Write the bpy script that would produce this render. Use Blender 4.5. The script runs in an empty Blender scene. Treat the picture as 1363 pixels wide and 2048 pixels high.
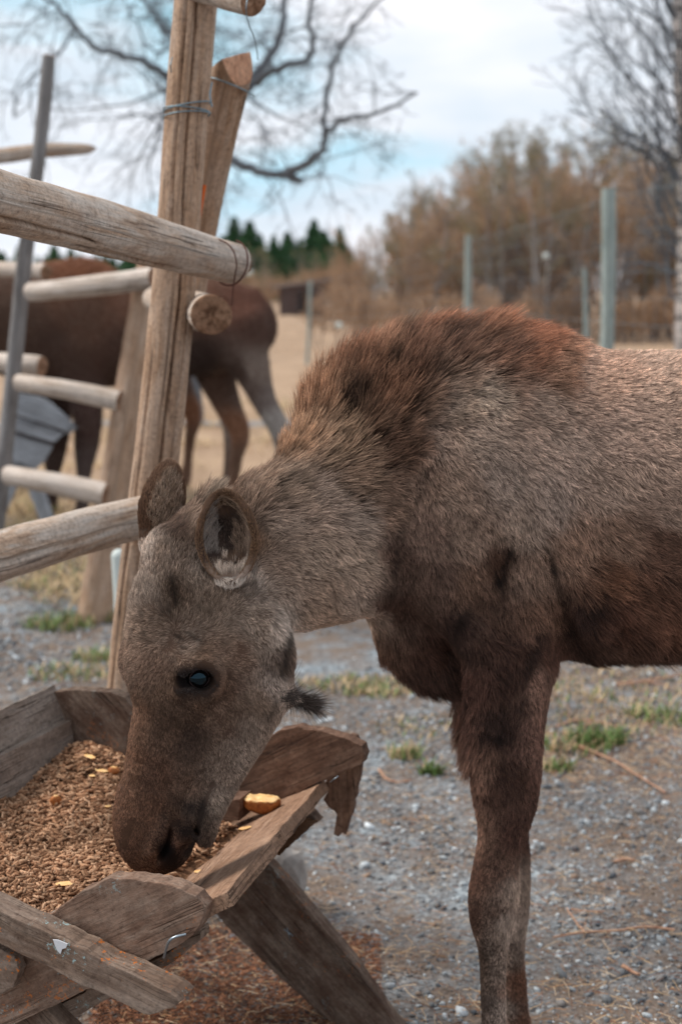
import bpy, bmesh, math, random
import numpy as np
from mathutils import Vector, Matrix, noise as mnoise

sc = bpy.context.scene
RNG = np.random.default_rng(7)
rnd = random.Random(11)

# ------------------------------------------------------------------ camera
CAM_H = 1.42
FPX = 2844.0                      # focal length in pixels of the 1363 x 2048 frame
PITCH = math.atan(449 / FPX)
cam_d = bpy.data.cameras.new('camera')
cam = bpy.data.objects.new('camera', cam_d)
sc.collection.objects.link(cam)
cam.location = (0, 0, CAM_H)
cam.rotation_euler = (math.radians(90) - PITCH, 0, 0)
cam_d.sensor_fit = 'VERTICAL'
cam_d.sensor_height = 36
cam_d.sensor_width = 24
cam_d.lens = 50
cam_d.clip_end = 1500
cam_d.dof.use_dof = True
cam_d.dof.focus_distance = 2.12
cam_d.dof.aperture_fstop = 3.8
sc.camera = cam

# ------------------------------------------------------------------ sky and sun
SUN_EL, SUN_AZ = math.radians(48), math.radians(-75)      # azimuth from +Y, clockwise
world = bpy.data.worlds.new('World')
sc.world = world
world.use_nodes = True
wn, wl = world.node_tree.nodes, world.node_tree.links
wn.clear()
w_out = wn.new('ShaderNodeOutputWorld')
w_bg = wn.new('ShaderNodeBackground')
w_sky = wn.new('ShaderNodeTexSky')
w_sky.sky_type = 'NISHITA'
w_sky.sun_disc = False
w_sky.sun_elevation = SUN_EL
w_sky.sun_rotation = SUN_AZ
w_tc = wn.new('ShaderNodeTexCoord')
w_map = wn.new('ShaderNodeMapping')
w_map.inputs['Scale'].default_value = (1.0, 1.0, 3.2)
w_map.inputs['Location'].default_value = (0.35, 0.1, 0.22)
w_noise = wn.new('ShaderNodeTexNoise')
w_noise.inputs['Scale'].default_value = 2.6
w_noise.inputs['Detail'].default_value = 5
w_noise.inputs['Roughness'].default_value = 0.5
w_ramp = wn.new('ShaderNodeValToRGB')
w_ramp.color_ramp.elements[0].position = 0.28
w_ramp.color_ramp.elements[1].position = 0.43
w_tint = wn.new('ShaderNodeMix'); w_tint.data_type = 'RGBA'; w_tint.blend_type = 'MULTIPLY'
w_tint.inputs[0].default_value = 1.0
w_tint.inputs[7].default_value = (0.044, 0.124, 0.158, 1)      # strength and hue of the clear sky
w_n2 = wn.new('ShaderNodeTexNoise')
w_n2.inputs['Scale'].default_value = 5.5
w_n2.inputs['Detail'].default_value = 4
w_cl = wn.new('ShaderNodeValToRGB')
w_cl.color_ramp.elements[0].position = 0.35
w_cl.color_ramp.elements[0].color = (0.56, 0.64, 0.72, 1)
w_cl.color_ramp.elements[1].position = 0.68
w_cl.color_ramp.elements[1].color = (0.80, 0.80, 0.84, 1)
w_mix = wn.new('ShaderNodeMix'); w_mix.data_type = 'RGBA'
wl.new(w_tc.outputs['Generated'], w_map.inputs[0])
wl.new(w_map.outputs[0], w_noise.inputs['Vector'])
wl.new(w_map.outputs[0], w_n2.inputs['Vector'])
wl.new(w_noise.outputs[0], w_ramp.inputs[0])
wl.new(w_n2.outputs[0], w_cl.inputs[0])
w_bw = wn.new('ShaderNodeRGBToBW'); w_min = wn.new('ShaderNodeMath'); w_min.operation = 'MINIMUM'; w_min.inputs[1].default_value = 7.0
wl.new(w_sky.outputs[0], w_bw.inputs[0]); wl.new(w_bw.outputs[0], w_min.inputs[0]); wl.new(w_min.outputs[0], w_tint.inputs[6])
wl.new(w_ramp.outputs[0], w_mix.inputs[0])
wl.new(w_tint.outputs[2], w_mix.inputs[6])
wl.new(w_cl.outputs[0], w_mix.inputs[7])
wl.new(w_mix.outputs[2], w_bg.inputs[0])
w_bg.inputs[1].default_value = 1.0
wl.new(w_bg.outputs[0], w_out.inputs[0])

sun_d = bpy.data.lights.new('sun', 'SUN')
sun = bpy.data.objects.new('sun', sun_d)
sc.collection.objects.link(sun)
sun_d.energy = 2.6
sun_d.angle = math.radians(15)
sun_d.color = (1.0, 0.93, 0.84)
_sd = Vector((math.sin(SUN_AZ) * math.cos(SUN_EL), math.cos(SUN_AZ) * math.cos(SUN_EL), math.sin(SUN_EL)))
sun.rotation_euler = _sd.to_track_quat('Z', 'Y').to_euler()

sc.view_settings.view_transform = 'Standard'
sc.view_settings.look = 'None'
sc.view_settings.exposure = 0.42
sc.view_settings.gamma = 1.0
sc.view_settings.use_curve_mapping = False
sc.cycles.use_denoising = True
sc.cycles.max_bounces = 5
sc.cycles.diffuse_bounces = 3
sc.cycles.transparent_max_bounces = 6
sc.cycles_curves.shape = 'RIBBONS'
sc.cycles_curves.subdivisions = 2

# ------------------------------------------------------------------ helpers
CP, SP = math.cos(PITCH), math.sin(PITCH)

def P(px, py, Y):
    """world point on the plane y = Y seen at this place of the photograph"""
    dx, du = (px - 681.5) / FPX, -(py - 1024) / FPX
    d = Vector((dx, CP + du * SP, -SP + du * CP))
    s = Y / d.y
    return Vector((d.x * s, Y, CAM_H + d.z * s))

def G(px, py, z=0.0):
    """world point at height z seen at this place of the photograph"""
    dx, du = (px - 681.5) / FPX, -(py - 1024) / FPX
    d = Vector((dx, CP + du * SP, -SP + du * CP))
    s = (z - CAM_H) / d.z
    return Vector((d.x * s, d.y * s, z))

def mpp(px, py, Y):
    """metres per pixel there"""
    p = P(px, py, Y)
    return (p.y * CP - (p.z - CAM_H) * SP) / FPX

def project(A):
    """numpy world points -> picture coordinates"""
    x, y, z = A[:, 0], A[:, 1], A[:, 2] - CAM_H
    depth = y * CP - z * SP
    up = y * SP + z * CP
    return 681.5 + FPX * x / depth, 1024 - FPX * up / depth

def link(o, parent=None):
    sc.collection.objects.link(o)
    if parent is not None:
        o.parent = parent
    return o

def tag(o, label=None, cat=None, group=None, kind=None):
    if label: o['label'] = label
    if cat: o['category'] = cat
    if group: o['group'] = group
    if kind: o['kind'] = kind
    return o

def empty(name, loc=(0, 0, 0), label=None, cat=None, group=None):
    o = bpy.data.objects.new(name, None)
    o.location = loc
    o.empty_display_size = 0.1
    link(o)
    return tag(o, label, cat, group)

def mesh_obj(name, verts, faces, mat=None, parent=None, smooth=True, colors=None):
    me = bpy.data.meshes.new(name)
    me.from_pydata([tuple(v) for v in verts] if not isinstance(verts, np.ndarray) else verts.tolist(), [],
                   faces if not isinstance(faces, np.ndarray) else faces.tolist())
    me.update()
    if smooth:
        me.shade_smooth()
    if colors is not None:
        at = me.attributes.new('col', 'FLOAT_COLOR', 'POINT')
        at.data.foreach_set('color', np.asarray(colors, dtype=np.float32).ravel())
    if mat: me.materials.append(mat)
    o = bpy.data.objects.new(name, me)
    link(o)
    if parent is not None:
        set_parent(o, parent)
    return o

def set_parent(o, parent):
    """parent while keeping the world place (parents are only moved / turned)"""
    w = parent_world(parent)
    o.parent = parent
    o.matrix_parent_inverse = w.inverted()

def parent_world(o):
    m = Matrix.LocRotScale(o.location, o.rotation_euler, o.scale)
    if o.parent:
        m = parent_world(o.parent) @ o.matrix_parent_inverse @ m
    return m

def srgb(r, g, b, k=1.0):
    def f(c):
        c = c / 255.0
        return (c / 12.92 if c <= 0.04045 else ((c + 0.055) / 1.055) ** 2.4) * k
    return (f(r), f(g), f(b), 1.0)

class Mat:
    """little node-tree helper"""
    def __init__(self, name, rough=0.85, spec=0.25):
        self.m = bpy.data.materials.new(name)
        self.m.use_nodes = True
        self.n, self.l = self.m.node_tree.nodes, self.m.node_tree.links
        self.b = self.n['Principled BSDF']
        self.b.inputs['Roughness'].default_value = rough
        self.b.inputs['Specular IOR Level'].default_value = spec
        self.out = self.n['Material Output']
    def coord(self, kind='Object', scale=(1, 1, 1), loc=(0, 0, 0), rot=(0, 0, 0)):
        t = self.n.new('ShaderNodeTexCoord'); m = self.n.new('ShaderNodeMapping')
        m.inputs['Scale'].default_value = scale; m.inputs['Location'].default_value = loc
        m.inputs['Rotation'].default_value = rot
        self.l.new(t.outputs[kind], m.inputs[0]); return m.outputs[0]
    def uvz(self, attr, scale):
        t = self.n.new('ShaderNodeAttribute'); t.attribute_name = attr
        m = self.n.new('ShaderNodeMapping'); m.inputs['Scale'].default_value = scale
        self.l.new(t.outputs['Vector'], m.inputs[0]); return m.outputs[0]
    def noise(self, vec, scale, detail=4, rough=0.55, dist=0.0):
        t = self.n.new('ShaderNodeTexNoise')
        t.inputs['Scale'].default_value = scale; t.inputs['Detail'].default_value = detail
        t.inputs['Roughness'].default_value = rough; t.inputs['Distortion'].default_value = dist
        self.l.new(vec, t.inputs['Vector']); return t.outputs[0]
    def voronoi(self, vec, scale, feature='F1', out=0):
        t = self.n.new('ShaderNodeTexVoronoi'); t.feature = feature
        t.inputs['Scale'].default_value = scale
        self.l.new(vec, t.inputs['Vector']); return t.outputs[out]
    def ramp(self, fac, stops, interp='LINEAR'):
        r = self.n.new('ShaderNodeValToRGB'); r.color_ramp.interpolation = interp
        e = r.color_ramp.elements
        while len(e) < len(stops): e.new(0.5)
        for k, (p, c) in enumerate(stops):
            e[k].position = p
            e[k].color = c if len(c) == 4 else (*c, 1)
        self.l.new(fac, r.inputs[0]); return r.outputs[0]
    def mix(self, fac, a, b, mode='MIX'):
        x = self.n.new('ShaderNodeMix'); x.data_type = 'RGBA'; x.blend_type = mode
        for s, v in ((0, fac), (6, a), (7, b)):
            if hasattr(v, 'is_linked') or hasattr(v, 'links'): self.l.new(v, x.inputs[s])
            else: x.inputs[s].default_value = v
        return x.outputs[2]
    def math(self, op, a, b=0.0, clamp=False):
        x = self.n.new('ShaderNodeMath'); x.operation = op; x.use_clamp = clamp
        for s, v in ((0, a), (1, b)):
            if hasattr(v, 'links'): self.l.new(v, x.inputs[s])
            else: x.inputs[s].default_value = v
        return x.outputs[0]
    def color(self, c):
        if hasattr(c, 'links'): self.l.new(c, self.b.inputs['Base Color'])
        else: self.b.inputs['Base Color'].default_value = c
    def rough(self, v): self.l.new(v, self.b.inputs['Roughness'])
    def bump(self, h, strength=0.5, dist=0.01, prev=None):
        x = self.n.new('ShaderNodeBump')
        x.inputs['Strength'].default_value = strength; x.inputs['Distance'].default_value = dist
        self.l.new(h, x.inputs['Height'])
        if prev is not None: self.l.new(prev, x.inputs['Normal'])
        self.l.new(x.outputs[0], self.b.inputs['Normal']); return x.outputs[0]
    def attr(self, name, out='Color'):
        t = self.n.new('ShaderNodeAttribute'); t.attribute_name = name; return t.outputs[out]
    def objrand(self):
        t = self.n.new('ShaderNodeObjectInfo'); return t.outputs['Random']
    def island(self):
        t = self.n.new('ShaderNodeNewGeometry'); return t.outputs['Random Per Island']
# ------------------------------------------------------------------ solid modelling by distance field
def catmull(S, n):
    S = np.asarray(S, dtype=np.float64); out = []
    m = len(S)
    for i in range(m - 1):
        p0, p1, p2, p3 = S[max(i - 1, 0)], S[i], S[i + 1], S[min(i + 2, m - 1)]
        for k in range(n):
            t = k / n
            out.append(0.5 * ((2 * p1) + (-p0 + p2) * t + (2 * p0 - 5 * p1 + 4 * p2 - p3) * t * t + (-p0 + 3 * p1 - 3 * p2 + p3) * t ** 3))
    out.append(S[-1])
    return np.array(out)

class Chain:
    """tube of elliptical cross-sections: stations (x, y, z, a in the plane, b sideways)"""
    def __init__(self, stations, side=(0, 1, 0), n=3, k=0.03, neg=False):
        self.S = catmull(stations, n); self.k = k; self.neg = neg
        self.side = np.array(Vector(side).normalized())
        r = self.S[:, 3:5].max(axis=1) + 0.01
        self.lo = (self.S[:, :3] - r[:, None]).min(axis=0); self.hi = (self.S[:, :3] + r[:, None]).max(axis=0)
    def __call__(self, Q):
        d = np.full(len(Q), 9.0, dtype=np.float32)
        for i in range(len(self.S) - 1):
            A, B = self.S[i], self.S[i + 1]
            t = B[:3] - A[:3]; L = np.linalg.norm(t)
            if L < 1e-6: continue
            t = t / L
            s = self.side - t * self.side.dot(t); s /= np.linalg.norm(s)
            v = np.cross(s, t)
            q = Q - A[:3].astype(np.float32)
            h = q @ t.astype(np.float32)
            hc = np.clip(h, 0, L)
            e = h - hc
            f = hc / L
            a = A[3] + (B[3] - A[3]) * f; b = A[4] + (B[4] - A[4]) * f
            c = np.minimum(a, b)
            x = (q @ v.astype(np.float32)) / a; y = (q @ s.astype(np.float32)) / b; z = e / c
            k0 = np.sqrt(x * x + y * y + z * z)
            k1 = np.sqrt((x / a) ** 2 + (y / b) ** 2 + (z / c) ** 2) + 1e-9
            d = np.minimum(d, k0 * (k0 - 1) / k1)
        return d

class Ell:
    def __init__(self, c, axes, radii, k=0.02, neg=False):
        self.c = np.array(c, dtype=np.float32); self.k = k; self.neg = neg
        self.M = np.array([tuple(Vector(a).normalized()) for a in axes], dtype=np.float32)
        self.r = np.array(radii, dtype=np.float32)
        R = self.r.max() + 0.005
        self.lo = self.c - R; self.hi = self.c + R
    def __call__(self, Q):
        q = (Q - self.c) @ self.M.T
        k0 = np.linalg.norm(q / self.r, axis=1); k1 = np.linalg.norm(q / self.r ** 2, axis=1) + 1e-9
        return k0 * (k0 - 1) / k1

class Cup:
    """an ear: a leaf-shaped bowl (closed shell), open towards `face`"""
    def __init__(self, c, up, face, hw, hh, depth, th=0.0045, k=0.006):
        self.c = np.array(c, dtype=np.float32); self.k = k; self.neg = False
        face = Vector(face).normalized(); up = Vector(up); up = (up - face * up.dot(face)).normalized()
        sd = up.cross(face)
        self.M = np.array([tuple(sd), tuple(up), tuple(face)], dtype=np.float32)
        self.hw, self.hh, self.dp, self.th = hw, hh, depth, th
        R = max(hh, hw) + 0.02
        self.lo = self.c - R; self.hi = self.c + R
    def __call__(self, Q):
        q = (Q - self.c) @ self.M.T
        v = q[:, 1] / self.hh
        w = self.hw * (1.0 - 0.16 * np.clip(v, -1, 1) - 0.26 * np.clip(-v, 0, 1))
        r = np.stack([w, np.full_like(w, self.hh), np.full_like(w, self.dp)], axis=1)
        k0 = np.linalg.norm(q / r, axis=1); k1 = np.linalg.norm(q / r ** 2, axis=1) + 1e-9
        d = k0 * (k0 - 1) / k1
        d = np.abs(d) - self.th                    # shell
        return np.maximum(d, q[:, 2] - 0.004)      # keep the back half

def smin(a, b, k):
    h = np.clip(0.5 + 0.5 * (b - a) / k, 0, 1)
    return b + (a - b) * h - k * h * (1 - h)

def smax(a, b, k):
    return -smin(-a, -b, k)

def field(prims, Q):
    Q = np.asarray(Q, dtype=np.float32)
    D = np.full(len(Q), 9.0, dtype=np.float32)
    for p in prims:
        d = p(Q)
        D = smax(D, -d, p.k) if p.neg else smin(D, d, p.k)
    return D

def grid_field(prims, xs, ys, zs):
    D = np.full((len(xs), len(ys), len(zs)), 9.0, dtype=np.float32)
    for p in prims:
        m = p.k + 0.03
        ix = slice(*np.searchsorted(xs, (p.lo[0] - m, p.hi[0] + m))); iy = slice(*np.searchsorted(ys, (p.lo[1] - m, p.hi[1] + m)))
        iz = slice(*np.searchsorted(zs, (p.lo[2] - m, p.hi[2] + m)))
        X, Y, Z = np.meshgrid(xs[ix], ys[iy], zs[iz], indexing='ij')
        if X.size == 0: continue
        Q = np.stack([X.ravel(), Y.ravel(), Z.ravel()], axis=1).astype(np.float32)
        sub = D[ix, iy, iz]
        if isinstance(p, Chain):
            d = np.full(len(Q), 9.0, dtype=np.float32)
            for i in range(len(p.S) - 1):        # only near each piece
                q1 = Chain.__new__(Chain); q1.S = p.S[i:i + 2]; q1.side = p.side
                r = q1.S[:, 3:5].max() + m
                lo = q1.S[:, :3].min(axis=0) - r; hi = q1.S[:, :3].max(axis=0) + r
                sel = np.nonzero(np.all((Q > lo) & (Q < hi), axis=1))[0]
                if len(sel): d[sel] = np.minimum(d[sel], q1(Q[sel]))
        else:
            d = p(Q)
        d = d.reshape(sub.shape)
        D[ix, iy, iz] = smax(sub, -d, p.k) if p.neg else smin(sub, d, p.k)
    return D

def surface_nets(D, xs, ys, zs):
    I = D < 0
    nx, ny, nz = D.shape
    cnt = np.zeros((nx - 1, ny - 1, nz - 1), dtype=np.int8)
    for a in (0, 1):
        for b in (0, 1):
            for c in (0, 1):
                cnt += I[a:nx - 1 + a, b:ny - 1 + b, c:nz - 1 + c]
    ci, cj, ck = np.nonzero((cnt > 0) & (cnt < 8))
    idx = np.full(cnt.shape, -1, dtype=np.int32); idx[ci, cj, ck] = np.arange(len(ci))
    G3 = [np.asarray(g, dtype=np.float32) for g in (xs, ys, zs)]
    acc = np.zeros((len(ci), 3), dtype=np.float32); n = np.zeros(len(ci), dtype=np.float32)
    corners = [(a, b, c) for a in (0, 1) for b in (0, 1) for c in (0, 1)]
    for u in corners:
        for ax in range(3):
            if u[ax]: continue
            w = list(u); w[ax] = 1
            d0 = D[ci + u[0], cj + u[1], ck + u[2]]; d1 = D[ci + w[0], cj + w[1], ck + w[2]]
            m = (d0 < 0) != (d1 < 0)
            t = np.where(m, d0 / np.where(m, d0 - d1, 1), 0)
            p0 = np.stack([G3[0][ci + u[0]], G3[1][cj + u[1]], G3[2][ck + u[2]]], axis=1)
            p1 = np.stack([G3[0][ci + w[0]], G3[1][cj + w[1]], G3[2][ck + w[2]]], axis=1)
            acc += np.where(m[:, None], p0 + (p1 - p0) * t[:, None], 0); n += m
    V = acc / n[:, None]
    F = []
    for ax in range(3):
        sl0 = [slice(1, -1)] * 3; sl1 = [slice(1, -1)] * 3
        sl0[ax] = slice(0, -1); sl1[ax] = slice(1, None)
        s0, s1 = I[tuple(sl0)], I[tuple(sl1)]
        e = np.nonzero(s0 != s1)
        flip = s0[e]
        off = [0 if k == ax else 1 for k in range(3)]
        g = [e[k] + off[k] for k in range(3)]
        b_, c_ = (ax + 1) % 3, (ax + 2) % 3
        def cell(db, dc):
            q = [g[0].copy(), g[1].copy(), g[2].copy()]
            q[b_] -= db; q[c_] -= dc
            return idx[q[0], q[1], q[2]]
        quad = np.stack([cell(1, 1), cell(0, 1), cell(0, 0), cell(1, 0)], axis=1)
        quad[~flip] = quad[~flip][:, ::-1]
        F.append(quad)
    F = np.concatenate(F)
    return V, F[(F >= 0).all(axis=1)]

def smooth_verts(V, F, it, lam=0.5):
    E = np.concatenate([F[:, [0, 1]], F[:, [1, 2]], F[:, [2, 3]], F[:, [3, 0]]])
    for _ in range(it):
        s = np.zeros_like(V); c = np.zeros(len(V))
        for a, b in ((0, 1), (1, 0)):
            for ax in range(3):
                s[:, ax] += np.bincount(E[:, a], weights=V[E[:, b], ax], minlength=len(V))
            c += np.bincount(E[:, a], minlength=len(V))
        V = V + lam * (s / np.maximum(c, 1)[:, None] - V)
    return V

def vert_normals(V, F):
    n = np.cross(V[F[:, 2]] - V[F[:, 0]], V[F[:, 3]] - V[F[:, 1]])
    N = np.zeros_like(V)
    for k in range(4):
        for ax in range(3):
            N[:, ax] += np.bincount(F[:, k], weights=n[:, ax], minlength=len(V))
    return N / (np.linalg.norm(N, axis=1)[:, None] + 1e-12)

def axis_grid(parts):
    """piecewise even spacing: [(end, step), ...] from the first value"""
    out = [parts[0]]
    for end, step in parts[1:]:
        while out[-1] < end - 1e-6: out.append(out[-1] + step)
    return np.array(out)

def lump(Q, s, seed=0.0):
    """cheap smooth pseudo-noise in numpy, about -1..1"""
    x, y, z = Q[:, 0] * s + seed, Q[:, 1] * s + seed * 1.7, Q[:, 2] * s + seed * 2.3
    return (np.sin(x * 1.3 + 1.7 * np.sin(y * 1.1 + z)) + np.sin(y * 1.7 + 1.3 * np.sin(z * 1.2 + x * .7)) + np.sin(z * 1.5 + 1.5 * np.sin(x * .9 + y * 1.3))) / 3.0

def rbf(cp, px, py, cols):
    """blend control values at picture-plane places"""
    C = np.asarray(cp, dtype=np.float32)
    out = np.zeros((len(px), len(cols)), dtype=np.float32)
    for i in range(0, len(px), 40000):
        s = slice(i, i + 40000)
        d2 = (px[s, None] - C[None, :, 0]) ** 2 + (py[s, None] - C[None, :, 1]) ** 2
        w = 1.0 / (d2 + 80.0) ** 2.0
        w /= w.sum(axis=1)[:, None]
        out[s] = w @ C[:, cols]
    return out

def make_fur_material(name):
    M = Mat(name, rough=0.62, spec=0.22)
    c = M.attr('col')
    M.color(c)
    return M.m

def px_region(R):
    return project(R)[0]

def fur(name, V, F, N, count, fn, parent, mat, seed=1, weight=None, npt=4, clump=False):
    """hairs rooted on the skin; fn(root, normal) -> direction, length, curl, lift, root colour, tip colour, radius"""
    g = np.random.default_rng(seed)
    T = np.concatenate([F[:, [0, 1, 2]], F[:, [0, 2, 3]]])
    ar = np.linalg.norm(np.cross(V[T[:, 1]] - V[T[:, 0]], V[T[:, 2]] - V[T[:, 0]]), axis=1)
    cen = V[T].mean(axis=1)
    if weight is not None: ar = ar * weight(cen, N[T].mean(axis=1))
    ti = g.choice(len(T), size=count, p=ar / ar.sum())
    u, v = g.random(count), g.random(count)
    fl = u + v > 1; u[fl], v[fl] = 1 - u[fl], 1 - v[fl]
    R = V[T[ti, 0]] * (1 - u - v)[:, None] + V[T[ti, 1]] * u[:, None] + V[T[ti, 2]] * v[:, None]
    n = N[T[ti, 0]] * (1 - u - v)[:, None] + N[T[ti, 1]] * u[:, None] + N[T[ti, 2]] * v[:, None]
    n /= np.linalg.norm(n, axis=1)[:, None] + 1e-9
    D, L, curl, lift, c0, c1, rad = fn(R, n, g)
    D = D - n * (D * n).sum(axis=1)[:, None]
    D /= np.linalg.norm(D, axis=1)[:, None] + 1e-9
    S = np.cross(n, D)
    # tufts: neighbouring hairs lean the same way
    a1 = lump(R, 260, seed) * 0.28 + lump(R, 90, seed + 3) * 0.32 + lump(R, 38, seed + 5) * 0.2 + g.normal(0, 0.16, count)
    a1 = a1 * curl
    D = D * np.cos(a1)[:, None] + S * np.sin(a1)[:, None]
    lf = np.clip(lift * (1 + 0.35 * lump(R, 120, seed + 9)) + g.normal(0, 0.06, count), 0.03, 1.4)
    L = L * (0.75 + 0.5 * g.random(count)) * (1 + 0.22 * lump(R, 150, seed + 13))
    pts = np.zeros((count, npt, 3), dtype=np.float32)
    p = R - n * 0.0008
    pts[:, 0] = p
    seg = (L / (npt - 1))[:, None]
    for k in range(1, npt):
        t = (k - 1) / (npt - 1)
        l2 = (lf * (1.25 - 0.9 * t))[:, None]
        d = D + n * l2
        d /= np.linalg.norm(d, axis=1)[:, None]
        p = p + d * seg
        pts[:, k] = p
    # clumping: each hair leans to the tip of its tuft; tufts differ in tone
    cs = np.where(L > .03, .013, np.where(px_region(R) < 600, .0042, .0062)) if clump else None
    if clump:
        tone = np.ones(count)
        for size in np.unique(cs):
            m = np.nonzero(cs == size)[0]
            base = np.floor(R[m] / size).astype(np.int64)
            best = np.full(len(m), 1e9); bid = np.zeros(len(m), dtype=np.int64); bc = np.zeros((len(m), 3))
            for a in (-1, 0, 1):
                for b in (-1, 0, 1):
                    for c in (-1, 0, 1):
                        cell = base + np.array([a, b, c])
                        h = (cell[:, 0] * 73856093) ^ (cell[:, 1] * 19349663) ^ (cell[:, 2] * 83492791)
                        j = np.stack([((h * k_) >> 7) % 1021 / 1021.0 for k_ in (7919, 104729, 15485863)], axis=1)
                        cc_ = (cell + j) * size
                        d2 = ((R[m] - cc_) ** 2).sum(axis=1)
                        cl = d2 < best
                        best[cl] = d2[cl]; bid[cl] = h[cl]; bc[cl] = cc_[cl]
            pull = (bc - R[m]); pull -= n[m] * (pull * n[m]).sum(axis=1)[:, None]
            rel = L[m] / (size * 1.2)
            s_ = np.clip(rel, .15, 1.0) * .62
            for k in range(1, npt):
                pts[m, k] += pull * (s_ * (k / (npt - 1)) ** 1.2)[:, None]
            tone[m] = .72 + .56 * ((bid * 2654435761 >> 11) % 4093) / 4093.0
        tone = 1 + (tone - 1) * np.where(L < .005, .5, 1.0)
        c1 = c1 * tone[:, None]; c0 = c0 * (tone[:, None] * .6 + .4)
    hc = bpy.data.hair_curves.new(name)
    hc.add_curves([npt] * count)
    hc.attributes['position'].data.foreach_set('vector', pts.ravel())
    rr = np.array([1.0, 0.95, 0.7, 0.18][:npt], dtype=np.float32)
    ra = hc.attributes.get('radius') or hc.attributes.new('radius', 'FLOAT', 'POINT')
    ra.data.foreach_set('value', (rad[:, None] * rr[None, :]).astype(np.float32).ravel())
    ca = hc.attributes.new('col', 'FLOAT_COLOR', 'POINT')
    tt = np.linspace(0, 1, npt)[None, :, None] ** np.where(L > .03, 1.9, .9)[:, None, None]
    br = (0.72 + 0.56 * g.random(count))[:, None, None]
    col = (c0[:, None, :] * (1 - tt) + c1[:, None, :] * tt) * br
    col = np.concatenate([col, np.ones((count, npt, 1))], axis=2).astype(np.float32)
    ca.data.foreach_set('color', col.ravel())
    hc.materials.append(mat)
    o = bpy.data.objects.new(name, hc)
    link(o)
    set_parent(o, parent)
    o['kind'] = 'stuff'
    return o

def to_lin(c):
    c = np.asarray(c, dtype=np.float32) / 255.0
    return np.where(c <= 0.04045, c / 12.92, ((c + 0.055) / 1.055) ** 2.4)

# ------------------------------------------------------------------ the young moose at the trough
def st(px, py, Y, a, b):
    m = mpp(px, py, Y)
    return (*P(px, py, Y), a * m, b)

TH = math.radians(31)
HN = Vector((math.sin(TH), -math.cos(TH), 0.0))        # outward on the near cheek
HF = Vector((-math.cos(TH), -math.sin(TH), 0.12)).normalized()   # out of the forehead

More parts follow.
